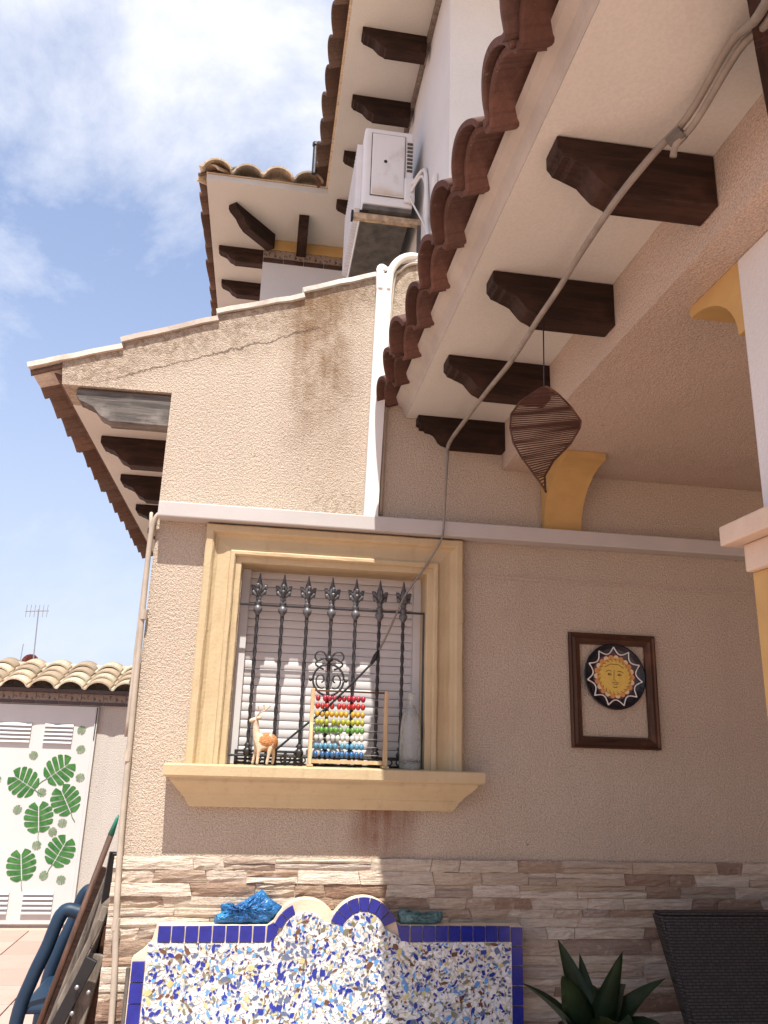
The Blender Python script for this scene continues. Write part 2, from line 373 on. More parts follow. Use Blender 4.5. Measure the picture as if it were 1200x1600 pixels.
# verge: pale overlapping tiles on the rake
roof = link(bpy.data.objects.new('roof', None), HB); roof.location = (0, 0, 3.3)
def rake_tile(x0, z0, x1, z1, t=0.026):
    bmv = bmesh.new(); n = 6
    L = Vector((x1-x0, 0, z1-z0)); nrm = Vector((-L.z, 0, L.x)).normalized()
    A = []
    for k in range(n+1):
        p = Vector((x0, 0, z0)) + L*(k/n) + nrm*rnd.uniform(-0.003, 0.003)
        A.append((p, p + nrm*t))
    poly = [(a[0].x, a[0].z) for a in A] + [(a[1].x, a[1].z) for a in reversed(A)]
    prism(bmv, poly, 'y', -0.018 + rnd.uniform(-0.004, 0.004), 0.26)
    return bmv
for (a, b, c, d) in ((-1.232, 3.322, -0.80, 3.474), (-0.812, 3.506, -0.345, 3.684), (-0.355, 3.719, 0.092, 3.868), (0.082, 3.903, 0.47, 4.046)):
    part('verge_tile', rake_tile(a, b, c, d), M_tileverge, roof)
bmc = bmesh.new(); prev = None
cap = [(0.45, 4.043), (0.53, 4.094), (0.60, 4.139), (0.68, 4.169), (0.78, 4.184), (0.90, 4.184)]
prism(bmc, cap + [(x, z+0.022) for x, z in cap[::-1]], 'y', -0.012, 0.26)
part('mortar_cap', bmc, M_bar, roof)
part('roof_slab', PR([(-1.07, 3.335), (0.87, 4.11), (0.87, 3.98), (-0.60, 3.40), (-1.0, 3.28)], 'y', 0.262, 4.15), M_tilesand, roof)
# left eave: soffit board, mortar, tiles
part('soffit', BX(-1.066, -0.541, 0.253, 4.15, 3.251, 3.275), M_soff, HB)
part('eave_mortar', PR([(-1.066, 3.276), (-1.0, 3.276), (-1.0, 3.30), (-1.12, 3.325), (-1.10, 3.29)], 'y', 0.03, 4.14), M_tile, roof)

def s_tile(pitch=0.28, length=0.42, hh=0.070, th=0.017, n=24, taper=0.0):
    """barrel-and-pan clay tile: lip at u=0, rises along +u; local x = u, y = across"""
    b = bmesh.new(); prof = []
    hw = pitch*0.83
    for k in range(n+1):
        v = pitch*0.985*k/n
        if v <= hw: z = hh*math.sin(math.pi*v/hw)**0.58 if 0 < v < hw else 0
        else: z = -0.008*math.sin(math.pi*min(1, (v-hw)/(pitch*0.985-hw)))
        prof.append((v, z))
    # outward offset for thickness
    def off(i):
        a = Vector(prof[max(i-1,0)]); c = Vector(prof[min(i+1,n)]); d = (c-a).normalized()
        return Vector((-d.y, d.x))
    rows = []
    for u, s in ((0, 1.0), (0.012, 1.03), (length*0.5, 1.0), (length, 0.94)):
        lo = [b.verts.new((u, v, z*s)) for v, z in prof]
        hi = [b.verts.new((u + (0.004 if u == 0 else 0), v+off(i).x*th, z*s+off(i).y*th)) for i, (v, z) in enumerate(prof)]
        rows.append((lo, hi))
    for r in range(len(rows)-1):
        for i in range(n):
            b.faces.new((rows[r][0][i], rows[r][0][i+1], rows[r+1][0][i+1], rows[r+1][0][i]))
            b.faces.new((rows[r][1][i], rows[r+1][1][i], rows[r+1][1][i+1], rows[r][1][i+1]))
        for i in (0, n): b.faces.new((rows[r][0][i], rows[r+1][0][i], rows[r+1][1][i], rows[r][1][i]))
    for r in (0, -1):
        for i in range(n): b.faces.new((rows[r][0][i], rows[r][1][i], rows[r][1][i+1], rows[r][0][i+1]))
    return b
def shade_tile(me):
    for p in me.polygons: p.use_smooth = abs(p.normal.x) < 0.7
    return me
T_red = shade_tile(mesh_of('roof_tile', s_tile(), M_tile))
T_sand = shade_tile(mesh_of('roof_tile_sand', s_tile(), M_tilesand))
T_mix = []; T_brn = []
for k in range(3):
    T_mix.append(shade_tile(mesh_of('roof_tile_cut', s_tile(hh=0.066+0.006*k, th=0.016+0.002*k), M_tile)))
    T_brn.append(shade_tile(mesh_of('roof_tile_brown', s_tile(hh=0.066+0.006*k, th=0.016+0.002*k), M_tileb)))
T_in = shade_tile(mesh_of('under_tile', s_tile(hh=0.060, th=0.020), M_tile))
def jit(a): return rnd.uniform(-a, a)
for i in range(15):        # lip at x=-1.225, slope up to +x
    inst('tile', T_brn[i % 3], roof, (-1.222 + jit(0.008), 0.02 + 0.277*i, 3.292 + jit(0.004)), (0, -R(20) + jit(0.02), jit(0.015)))
# corbels
CP = [(0, 0), (0.455, 0), (0.455, -0.044), (0.441, -0.049), (0.441, -0.064), (0.415, -0.066), (0.410, -0.076), (0.385, -0.079), (0.366, -0.088), (0.353, -0.104), (0.343, -0.124), (0.327, -0.139), (0.305, -0.146), (0.292, -0.149), (0.287, -0.163), (0, -0.163)]
def corbel_mesh(mat, th=0.095, name='corbel'):
    b = bmesh.new(); prism(b, CP, 'y', 0, th)
    bmesh.ops.bevel(b, geom=[e for e in b.edges], offset=0.003, segments=1, affect='EDGES')
    return mesh_of(name, b, mat)          # projects along +x from the wall, top at z=0
K_dark = corbel_mesh(M_corb); K_grey = corbel_mesh(M_corbw, name='weathered_corbel')
FLIP = R(180)
ko = inst('corbel', K_grey, HB, (-0.542, 0.115, 3.2495), (0, 0, FLIP)); ko['label'] = 'sun-bleached grey corbel nearest the gable'
for y in (0.667, 1.36, 2.06, 2.75, 3.4): inst('corbel', K_dark, HB, (-0.542, y + 0.095, 3.2495), (0, 0, FLIP))

# plinth of split-stone cladding
PL = part('plinth', BX(-0.552, 4.0, -0.012, -0.001, 0.0, 1.112), M_mortar, HB)
sm = NT('split_ledge_stone', 0.88, 0.2)
sr = sm.ramp(sm.rnd(), [(0.0, (0.55, 0.47, 0.37)), (0.28, (0.59, 0.52, 0.43)), (0.42, (0.44, 0.345, 0.25)), (0.58, (0.55, 0.475, 0.38)), (0.70, (0.29, 0.20, 0.14)), (0.80, (0.50, 0.45, 0.385)), (0.90, (0.22, 0.14, 0.10)), (1.0, (0.43, 0.32, 0.23))])
sv = sm.mapping((7, 7, 60)); sf = sm.noise(1.4, 6, 0.7, sv, 0.5)
sc_ = sm.mix(sm.math('MULTIPLY', sm.smooth(sf, 0.42, 0.66), 0.36), sr, (0.26, 0.16, 0.105))
sc_ = sm.mix(sm.math('MULTIPLY', sm.smooth(sm.noise(18, 5, 0.7), 0.55, 0.72), 0.35), sc_, (0.66, 0.56, 0.45))
sc_ = sm.mix(1.0, sc_, (1.12, 1.12, 1.12), 'MULTIPLY')
sm.col(sc_); sm.bump(sm.math('ADD', sf, sm.math('MULTIPLY', sm.noise(60, 4), 0.5)), 1.0, 0.016)
def stone(x0, x1, z0, z1, s0, s1):
    b = bmesh.new(); nx, nz = 5, 3; d = -0.018 - rnd.random()**1.4*0.012; G = []
    tilt = jit(0.008)
    for j in range(nz+1):
        row = []
        for i in range(nx+1):
            fx, fz = i/nx, j/nz
            x = x0 + (x1-x0)*fx + (s0*(1-fx) + s1*fx)*(fz-0.5)
            z = z0 + (z1-z0)*fz + (jit(0.003) if 0 < j < nz else jit(0.0022))
            edge = (i in (0, nx)) or (j in (0, nz))
            row.append(b.verts.new((x, d + tilt*(fz-0.5) + (0.004 if edge else 0) + jit(0.0028), z)))
        G.append(row)
    for j in range(nz):
        for i in range(nx): b.faces.new((G[j][i], G[j][i+1], G[j+1][i+1], G[j+1][i]))
    ring = [G[0][i] for i in range(nx+1)] + [G[j][nx] for j in range(1, nz+1)] + [G[nz][i] for i in range(nx-1, -1, -1)] + [G[j][0] for j in range(nz-1, 0, -1)]
    back = [b.verts.new((v.co.x, -0.011, v.co.z)) for v in ring]
    for i in range(len(ring)): b.faces.new((ring[i], back[i], back[(i+1) % len(ring)], ring[(i+1) % len(ring)]))
    return b
z = 1.116; row_i = 0
while z > 0.03:
    h = rnd.choice((0.034, 0.04, 0.046, 0.052, 0.058, 0.066)); x = -0.556; sl_ = 0
    h = min(h, z)
    while x < 2.75:
        wd = rnd.choice((0.13, 0.17, 0.22, 0.27, 0.33, 0.42)) * (1.3 if z < 0.45 else 1); s1 = jit(0.016)
        x1 = min(x+wd, 2.8)
        if h > 0.05 and rnd.random() < 0.30:       # two thin pieces stacked
            q = z - h*rnd.uniform(0.38, 0.6)
            part('stone', stone(x+0.0016, x1-0.0016, q+0.0012, z-0.001, 0, 0), sm.m, PL)
            part('stone', stone(x+0.0016, x1-0.0016, z-h+0.001, q-0.0012, 0, 0), sm.m, PL)
            s1 = 0
        else:
            part('stone', stone(x+0.0016, x1-0.0016, z-h+0.001, z-0.001, sl_, s1), sm.m, PL)
        x = x1; sl_ = s1
    z -= h; row_i += 1

# window surround: mitred moulding swept up the left, over and down the right
WS = link(bpy.data.objects.new('window_surround', None), HB); WS.location = (0.12, -0.12, 1.5)
prof = [(0, 0.0), (0, 0.052), (0.006, 0.058), (0.032, 0.058), (0.038, 0.052), (0.046, 0.036), (0.060, 0.027), (0.085, 0.030), (0.108, 0.036), (0.118, 0.036), (0.121, 0.050), (0.127, 0.055), (0.140, 0.055), (0.146, 0.047), (0.148, 0.034), (0.172, 0.034), (0.176, 0.030), (0.176, -0.17)]
Lo, Ro, To, Bo = -0.300, 0.948, 2.586, 1.492
def swept(kind):
    b = bmesh.new(); rings = []
    NS = 16
    for q in range(NS+1):
        ring = []; f = q/NS; e = 0 if q in (0, NS) else 1
        for wv, p in prof:
            if kind == 'l': a_, c_ = (Lo+wv, Bo), (Lo+wv, To-wv)
            elif kind == 't': a_, c_ = (Lo+wv, To-wv), (Ro-wv, To-wv)
            else: a_, c_ = (Ro-wv, To-wv), (Ro-wv, Bo)
            j1, j2 = e*jit(0.0011), e*jit(0.0011)
            ring.append(b.verts.new((a_[0]+(c_[0]-a_[0])*f + (j1 if kind != 't' else 0), -p + j2, a_[1]+(c_[1]-a_[1])*f + (j1 if kind == 't' else 0))))
        rings.append(ring)
    for q in range(NS):
        for i in range(len(prof)-1): b.faces.new((rings[q][i], rings[q][i+1], rings[q+1][i+1], rings[q+1][i]))
    return b
for k, nm in (('l', 'jamb'), ('t', 'head'), ('r', 'jamb')): part(nm, swept(k), M_ochre, WS)
# sill: lofted moulding with returned ends
lev = [(1.496, 0.150, -0.372, 1.022), (1.492, 0.155, -0.377, 1.027), (1.452, 0.155, -0.377, 1.027), (1.446, 0.149, -0.371, 1.021), (1.440, 0.128, -0.350, 1.000), (1.428, 0.126, -0.348, 0.998), (1.418, 0.118, -0.338, 0.988), (1.400, 0.098, -0.322, 0.968), (1.380, 0.080, -0.305, 0.948), (1.368, 0.075, -0.300, 0.940), (1.362, 0.066, -0.288, 0.930), (1.345, 0.058, -0.280, 0.922), (1.325, 0.050, -0.268, 0.908), (1.320, 0.044, -0.262, 0.902)]
b = bmesh.new(); rings = []
for zz_, p, xl, xr in lev: rings.append([b.verts.new(v) for v in ((xl, 0.0, zz_), (xl, -p, zz_), (xr, -p, zz_), (xr, 0.0, zz_))])
for i in range(len(rings)-1):
    for k in range(4): b.faces.new((rings[i][k], rings[i][(k+1)%4], rings[i+1][(k+1)%4], rings[i+1][k]))
b.faces.new(rings[0]); b.faces.new(rings[-1])
part('sill', b, M_ochre, WS)
part('inner_sill', BX(-0.125, 0.775, 0.001, 0.17, 1.472, 1.494), M_ochre, WS)
# roller shutter
RS = link(bpy.data.objects.new('roller_shutter', None), HB); RS.location = (0.12, 0.05, 1.5)
ns = 23; sh = (2.415-1.496)/ns
b = bmesh.new(); pr = []
for k in range(7):
    t = k/6; pr.append((0.163 - 0.0032*math.sin(math.pi*t)**0.6, sh*0.94*t))
prism(b, pr + [(0.175, sh*0.93), (0.175, 0)], 'x', -0.085, 0.742)
SLAT = mesh_of('slat', b, M_slat)
for k in range(ns): inst('slat', SLAT, RS, (0, jit(0.0008), 1.496 + k*sh + 0.001))
for x0, x1 in ((-0.124, -0.080), (0.737, 0.773)): part('guide_rail', BX(x0, x1, 0.118, 0.178, 1.495, 2.425, bev=0.003), M_slat, RS)
# iron grille
WG = link(bpy.data.objects.new('window_grille', None), HB); WG.location = (0.12, -0.1, 1.5)
gy = 0.02
part('rail', TB([(-0.124, gy, 2.222), (0.775, gy, 2.222)], 0.0055, 6), M_iron, WG)
part('rail', TB([(-0.124, gy, 1.536), (0.775, gy, 1.536)], 0.0055, 6), M_iron, WG)
part('upright', TB([(0.770, gy-0.004, 2.222), (0.770, gy-0.004, 1.5)], 0.007, 6), M_iron, WG)
def barm():
    b = bmesh.new(); n = 40
    pts = [(0, 0, 1.575 + (2.185-1.575)*k/n) for k in range(n+1)]
    for q in range(2):
        tube(b, [(0.0035*math.cos(k*0.9+q*math.pi), 0.0035*math.sin(k*0.9+q*math.pi), p[2]) for k, p in enumerate(pts)], 0.0062, 6)
    lathe(b, [(0.006, 1.536), (0.016, 1.545), (0.020, 1.556), (0.016, 1.566), (0.010, 1.572), (0.017, 1.580), (0.010, 1.592)], (0, 0, 0), 10)
    return b
def finm():
    b = bmesh.new()
    lathe(b, [(0.008, 2.172), (0.013, 2.182), (0.020, 2.192), (0.022, 2.204), (0.016, 2.214), (0.011, 2.220), (0.015, 2.226), (0.018, 2.234), (0.014, 2.241), (0.010, 2.244), (0.015, 2.250), (0.012, 2.258), (0.008, 2.264), (0.010, 2.275), (0.017, 2.292), (0.019, 2.306), (0.014, 2.324), (0.008, 2.342), (0.003, 2.372), (0.001, 2.376)], (0, 0, 0), 10)
    for q in range(4):          # curled acanthus leaves
        a = q*math.pi/2
        for (rr, zz2, s) in ((0.0, 2.262, 1.0), (0.0, 2.284, 1.15)):
            pts = []
            for k in range(7):
                t = k/6; ang = t*3.6
                rad = 0.008 + 0.022*s*math.sin(min(ang, 2.2)*0.75); zc = zz2 + 0.030*s*math.sin(ang*0.62) - 0.016*s*max(0, t-0.65)*3
                pts.append((rad*math.cos(a), rad*math.sin(a), zc))
            tube(b, pts, [0.006, 0.0075, 0.0085, 0.0085, 0.0075, 0.006, 0.004], 6)
    return b
BAR = mesh_of('bar', barm(), M_iron, True); FIN = mesh_of('finial', finm(), M_irong, True)
for i in range(7):
    x = -0.034 + 0.1168*i
    inst('bar', BAR, WG, (x, gy, 0)); inst('finial', FIN, WG, (x, gy, 0), (0, 0, jit(0.25)))
# scrolled emblem on the middle bar
b = bmesh.new(); cx, cz = 0.3165, 1.905; ey = gy-0.014
def spiral(c, r0_, r1_, a0, a1, n=26): return [(c[0] + (r0_+(r1_-r0_)*k/n)*math.cos(a0+(a1-a0)*k/n), ey, c[1] + (r0_+(r1_-r0_)*k/n)*math.sin(a0+(a1-a0)*k/n)) for k in range(n+1)]
tube(b, spiral((cx, cz-0.02), 0.072, 0.072, 0, 2*math.pi, 36), 0.0052, 6)
for s in (-1, 1):
    tube(b, [(cx+s*0.004, ey, cz+0.085)] + [(cx + s*(0.006 + 0.058*math.sin(t*math.pi/10)), ey, cz+0.085 - 0.0065*t) for t in range(1, 10)], 0.0045, 6)
    sp = spiral((0, 0), 0.045, 0.012, R(200), R(-170)); tube(b, [(cx + s*(0.047+p[0]*0.75), ey, cz+0.082+p[2]*0.8) for p in sp], 0.0042, 6)
    sp = spiral((0, 0), 0.042, 0.010, R(-120), R(260)); tube(b, [(cx + s*(0.034+p[0]*0.72), ey, cz-0.022+p[2]*0.95) for p in sp], 0.004, 6)
    ball(b, (cx+s*0.083, ey, cz-0.022), 0.009)
lathe(b, [(0.006, cz+0.06), (0.017, cz+0.068), (0.02, cz+0.078), (0.012, cz+0.088), (0.006, cz+0.094)], (cx, ey, 0), 10)
lathe(b, [(0.006, cz-0.12), (0.018, cz-0.112), (0.022, cz-0.10), (0.014, cz-0.09), (0.006, cz-0.084)], (cx, ey, 0), 10)
part('scroll_emblem', b, M_iron, WG, True)
# low scrolled border at the foot of the grille
b = bmesh.new()
for i in range(12):
    x = -0.06 + i*0.067
    tube(b, [(x+0.024*math.cos(t*0.5), gy+0.018, 1.522+0.016*math.sin(t*0.5)) for t in range(14)], 0.0038, 5)
tube(b, [(-0.09, gy+0.018, 1.503), (0.77, gy+0.018, 1.503)], 0.004, 5); tube(b, [(-0.09, gy+0.018, 1.541), (0.77, gy+0.018, 1.541)], 0.004, 5)
part('scroll_border', b, M_iron, WG, True)

# ------------------------------------------------------------------ porch on the right
PO = thing('porch', 'shaded porch eave with red tiles, dark corbels and arched ochre brackets', 'porch', (2.0, -2.0, 0))
part('soffit', PR([(0.652, 3.236), (1.166, 3.236), (1.166, 3.30), (0.652, 3.30)], 'y', -4.7, -0.006), M_soff, PO)  # soffit, beam and roof run on unseen past the corner to tune the shade
part('beam', PR([(1.167, 2.992), (5.0, 2.992), (5.0, 3.31), (1.167, 3.31)], 'y', -4.7, -0.006), M_st2, PO)
proof = link(bpy.data.objects.new('roof', None), PO); proof.location = (0, 0, 3.3)
part('roof_slab', PR([(0.66, 3.302), (5.0, 3.312), (5.0, 5.05), (0.64, 3.355)], 'y', -4.7, -0.008), M_tilesand, proof)
part('eave_mortar', PR([(0.651, 3.238), (0.651, 3.35), (0.590, 3.325), (0.602, 3.305), (0.628, 3.285), (0.642, 3.252)], 'y', -4.7, -0.01), M_emort, proof)
for i in range(15):
    y = -0.275 - 0.284*i
    inst('tile', T_mix[(i*2) % 3], proof, (0.500 + jit(0.02) - 0.002*i, y + jit(0.006), 3.292 + jit(0.010)), (jit(0.05), -R(21) + jit(0.05), jit(0.05)))
    inst('under_tile', T_in, proof, (0.540 + jit(0.008) - 0.002*i, y + 0.006 + jit(0.006), 3.280 + jit(0.004)), (0, -R(19) + jit(0.02), jit(0.02)))
for k in range(4):
    inst('corbel', K_dark, PO, (1.166, -0.06 - 0.668*k + 0.095, 3.2345), (jit(0.015), 0, FLIP + jit(0.02)), (1 + jit(0.02), 1 + jit(0.06), 1 + jit(0.03)))
inst('corbel', K_dark, PO, (1.172, -2.30, 3.2345), (0, 0, FLIP + R(50)), (1.15, 1.0, 1))
# ochre brackets (profile in y-z)
def bracket(x0, x1, yw, sgn, reach, zt, zb, name):
    poly = [(yw, zt), (yw + sgn*reach, zt), (yw + sgn*reach, zt-0.035)]
    for k in range(1, 11):
        t = k/10; a = t*math.pi/2
        poly.append((yw + sgn*(reach*(1-math.sin(a)) + 0.03*math.sin(a)), zb + (zt-0.035-zb)*(1-t)**1.0*0 + (zt-0.035-zb)*math.cos(a)**1.0*0 + (zt-0.035-zb)*(1-math.sin(a*1.0))*0 + (zt-0.035-zb)*(math.cos(a)) ))
    poly.append((yw, zb))
    bb = bmesh.new(); prism(bb, poly, 'x', x0, x1); return part(name, bb, M_ochre2, PO)
bracket(1.375, 1.575, -0.004, -1, 0.36, 2.990, 2.680, 'bracket')
bracket(1.292, 1.50, -1.938, 1, 0.27, 2.990, 2.765, 'bracket')
# pillar with impost
part('pillar', BX(1.288, 1.70, -2.36, -1.94, 2.20, 2.990, bev=0.006), M_white, PO)
part('pillar_foot', BX(1.292, 1.69, -2.37, -1.97, 0.0, 2.0655), M_white, PO)
part('pillar_trim', BX(1.262, 1.40, -1.969, -1.905, 0.0, 2.0655, bev=0.004), M_ochre2, PO)
part('impost', BX(1.203, 1.78, -2.44, -1.862, 2.142, 2.197, bev=0.005), M_peach, PO)
part('impost', BX(1.245, 1.74, -2.40, -1.90, 2.066, 2.141, bev=0.008), M_peach, PO)
part('inner_wall', BX(4.2, 4.4, -4.7, -0.008, 0, 2.990), M_st2, PO)

# ------------------------------------------------------------------ tall house behind
TH = thing('tall_house', 'tall white house with L shaped tiled eaves and black corbels', 'house', (2.5, 4, 0))
part('wall', BX(0.868, 6.0, -0.0035, 9, 3.33, 6.40), M_white, TH)
part('wing_wall', BX(-0.27, 0.867, 3.2, 9, 3.0, 6.40), M_white, TH)
part('ochre_band', BX(-0.264, 0.866, 3.192, 3.1995, 6.282, 6.398), M_ochre2, TH)
part('soffit', PR([(0.29, -0.85), (0.29, 2.41), (-0.795, 2.41), (-0.795, 9), (6, 9), (6, -0.85)], 'z', 6.402, 6.46), M_soff, TH)
part('wood_strip', BX(0.835, 0.866, -0.0, 3.18, 6.352, 6.400), M_plank, TH)
troof = link(bpy.data.objects.new('roof', None), TH); troof.location = (0, 0, 2.46 + 4)
b = bmesh.new()
vs = [b.verts.new(p) for p in ((0.27, -0.87, 6.462), (6, -0.87, 6.462), (6, 9, 6.462), (0.27, 9, 6.462), (2.9, 2.0, 7.5), (2.9, 6.0, 7.5))]
for f in ((0,1,2,3), (0,1,4), (1,2,5,4), (2,3,5), (3,0,4,5)): b.faces.new([vs[i] for i in f])
vs = [b.verts.new(p) for p in ((-0.80, 2.39, 6.464), (2.0, 2.39, 6.464), (2.0, 9, 6.464), (-0.80, 9, 6.464), (0.6, 3.8, 7.0), (0.6, 7.0, 7.0))]
for f in ((0,1,2,3), (0,1,4), (1,2,5,4), (2,3,5), (3,0,4,5)): b.faces.new([vs[i] for i in f])
part('roof_slab', b, M_tilesand, troof)
for i in range(12): inst('tile', T_brn[i % 3], troof, (0.178 + jit(0.008), -0.85 + 0.272*i, 6.462 + jit(0.004)), (0, -R(19) + jit(0.02), jit(0.02)))
for i in range(11): inst('tile', T_brn[(i+1) % 3], troof, (-0.872 + jit(0.008), 2.47 + 0.272*i, 6.462 + jit(0.004)), (0, -R(19) + jit(0.02), jit(0.02)))
for i in range(4): inst('tile', T_sand, troof, (-0.585 + 0.272*i, 2.325 + jit(0.008), 6.462 + jit(0.004)), (0, -R(19), R(90) + jit(0.02)))
inst('tile', T_sand, troof, (-0.700, 2.345, 6.462), (0, -R(17), R(48)))
for y in (-0.05, 0.585, 1.20, 1.815, 2.45): inst('corbel', K_dark, TH, (0.835, y + 0.095, 6.4005), (0, 0, FLIP))
for y in (3.39, 4.02, 4.65, 5.28): inst('corbel', K_dark, TH, (-0.271, y + 0.095, 6.4005), (0, 0, FLIP))
inst('corbel', K_dark, TH, (0.05, 3.199, 6.4005), (0, 0, R(-90)))
inst('corbel', K_dark, TH, (-0.235, 3.165, 6.4005), (0, 0, R(180+49)), (1.25, 1, 1))
# glazed frieze tiles
def friezemat(name, a, bcol, sc):
    m = NT(name, 0.35, 0.45)
    v = m.n('ShaderNodeTexVoronoi'); v.inputs['Scale'].default_value = sc; m.l(m.obj, v.inputs['Vector'])
    f = m.math('ADD', m.noise(sc*1.3, 4, 0.7), m.math('MULTIPLY', v.outputs['Distance'], 0.25))
    m.col(m.ramp(f, [(0.50, a), (0.60, bcol)])); return m.m
M_fr = friezemat('patterned_frieze', (0.045, 0.028, 0.02), (0.27, 0.20, 0.15), 34)
M_frd = plain('dark_brown_glaze', (0.055, 0.026, 0.018), 0.3, 0.5, 0.3, 30)
ft = mesh_of('frieze_tile', BX(0.002, 0.198, -0.008, 0, 0.0, 0.085, bev=0.002), M_fr)
fd = mesh_of('frieze_strip', BX(0.002, 0.198, -0.009, 0, 0.0, 0.048, bev=0.002), M_frd)
for i in range(6):
    if -0.27 + 0.2*i + 0.198 < 0.87:
        inst('frieze_tile', ft, TH, (-0.27 + 0.2*i, 3.1995, 6.192)); inst('frieze_strip', fd, TH, (-0.27 + 0.2*i, 3.1995, 6.138))
tag(part('vent_pipe', LT([(0.022, 6.50), (0.022, 6.80), (0.030, 6.80), (0.030, 6.83), (0.0, 6.84)], (0.150, 2.28, 0), 10), M_iron, None), 'thin black pipe rising beside the upper tile eave', 'pipe')

# air conditioner on the side wall
AC = thing('air_conditioner', 'white outdoor air conditioner unit bracketed high on the white wall', 'air conditioner', (0.62, 1.25, 5.11))
part('casing', BX(0.452, 0.80, 0.80, 1.86, 5.13, 5.752, bev=0.018), M_ac, AC)
part('side_panel', BX(0.505, 0.735, 0.789, 0.7995, 5.20, 5.70, bev=0.004), M_ac, AC)
part('base_pan', BX(0.458, 0.795, 0.81, 1.85, 5.095, 5.128, bev=0.004), M_acd, AC)
for i in range(22): part('grille_slat', BX(0.412, 0.4515, 0.92 + i*0.040, 0.932 + i*0.040, 5.17, 5.70), M_ac, AC)
for i in range(8): part('louvre', BX(0.752, 0.790, 0.7905, 0.7995, 5.42 + i*0.032, 5.434 + i*0.032), M_acd, AC)
for a_, b_, c_, d_ in ((0.505, 0.735, 5.195, 5.200), (0.505, 0.735, 5.700, 5.705), (0.500, 0.505, 5.195, 5.705), (0.735, 0.740, 5.195, 5.705)):
    part('panel_seam', BX(a_, b_, 0.793, 0.7992, c_, d_), M_acd, AC)
acs = NT('stained_white_panel', 0.5, 0.35); acz = acs.xyz()[2]
acs.col(acs.mix(acs.math('MULTIPLY', acs.smooth(acs.math('ADD', acz, acs.math('MULTIPLY', acs.noise(6, 3), 0.12)), 0.24, 0.16), 0.55), acs.mix(acs.math('MULTIPLY', acs.smooth(acs.noise(7, 4), 0.55, 0.7), 0.35), (0.68, 0.67, 0.66), (0.42, 0.35, 0.27)), (0.48, 0.34, 0.19)))
part('service_cover', BX(0.512, 0.728, 0.784, 0.7885, 5.205, 5.695, bev=0.002), acs.m, AC)
part('port_mark', LT([(0.012, 0.780), (0.012, 0.7838)], (0.60, 0, 5.47), 10, 'y'), M_black, AC)
part('valve_cover', BX(0.735, 0.81, 0.776, 0.7995, 5.16, 5.36, bev=0.012), M_ac, AC)
for y in (0.86, 1.80):
    part('bracket_arm', BX(0.40, 0.866, y-0.018, y+0.018, 5.035, 5.080), M_rust, AC)
    part('bracket_foot', BX(0.44, 0.50, y-0.03, y+0.03, 5.081, 5.094), M_black, AC)
    part('bracket_end', BX(0.385, 0.3995, y-0.024, y+0.024, 5.028, 5.09), M_black, AC)
    part('bracket_upright', BX(0.846, 0.866, y-0.02, y+0.02, 4.70, 5.034), M_acd, AC)
hose = catmull([(0.79, 0.775, 5.30), (0.84, 0.70, 5.36), (0.852, 0.62, 5.28), (0.85, 0.56, 5.05), (0.84, 0.50, 4.80), (0.83, 0.36, 4.60)], 8)
part('hose', TB(hose, 0.014, 8), M_pvc, AC, True)
hose = catmull([(0.78, 0.77, 5.24), (0.83, 0.68, 5.30), (0.85, 0.60, 5.16), (0.845, 0.60, 4.95), (0.84, 0.44, 4.70), (0.83, 0.34, 4.58)], 8)
part('hose', TB(hose, 0.010, 8), M_pvc, AC, True)
part('hose', TB(catmull([(0.77, 0.772, 5.20), (0.80, 0.72, 5.08), (0.845, 0.60, 4.86), (0.84, 0.42, 4.62)], 8), 0.007, 6), M_pvc, AC, True)
tag(part('wall_duct', BX(0.838, 0.866, 0.29, 0.355, 4.30, 5.02, bev=0.006), M_pvc, None), 'short white duct on the wall beside the air conditioner', 'duct')

# white pipe trunking on the gable
PT = thing('pipe_trunking', 'white vertical pipe trunking curving over the top of the gable', 'pipe', (0.48, -0.03, 2.67))
part('trunking', PR([(0.446, 2.670), (0.516, 2.670), (0.552, 4.06), (0.470, 4.04)], 'y', -0.048, -0.003), M_pvc, PT)
part('lagged_pipe', TB(catmull([(0.487, -0.03, 3.95), (0.486, -0.028, 4.06), (0.50, 0.03, 4.13), (0.54, 0.12, 4.165), (0.6, 0.26, 4.16)], 6), 0.023, 10), M_pvc, PT, True)
part('lagged_pipe', TB(catmull([(0.532, -0.03, 3.95), (0.546, -0.030, 4.08), (0.60, -0.022, 4.165), (0.68, 0.0, 4.205), (0.78, 0.05, 4.21), (0.84, 0.12, 4.22), (0.845, 0.3, 4.56)], 6), 0.022, 10), M_pvc, PT, True)
part('thin_pipe', TB(catmull([(0.532, -0.015, 2.70), (0.545, -0.015, 3.4), (0.562, -0.015, 4.0), (0.60, -0.012, 4.10), (0.66, -0.01, 4.15), (0.75, -0.01, 4.165)], 6), 0.009, 8), M_cond, PT, True)

# ------------------------------------------------------------------ boundary wall and gate at the back left
BW = thing('boundary_wall', 'pale boundary wall with patterned frieze and sandy tile coping', 'wall', (-2.0, 4.2, 0))
part('wall', BX(-3.6, -0.545, 4.16, 4.34, 0, 1.95), M_wallg, BW)
part('coping_ledge', BX(-3.6, -0.545, 4.02, 4.36, 1.972, 2.00), M_frd, BW)
ft2 = mesh_of('frieze_tile', BX(0.003, 0.197, -0.010, 0, 0, 0.066, bev=0.002), M_fr)
fd2 = mesh_of('frieze_strip', BX(0.003, 0.197, -0.012, 0, 0, 0.03, bev=0.002), M_frd)
part('frieze_bed', BX(-3.6, -0.545, 4.13, 4.159, 1.862, 1.971), M_bar, BW)
for i in range(14):
    x = -3.42 + 0.2*i
    inst('frieze_tile', ft2, BW, (x, 4.1295, 1.902)); inst('frieze_strip', fd2, BW, (x, 4.1295, 1.866))
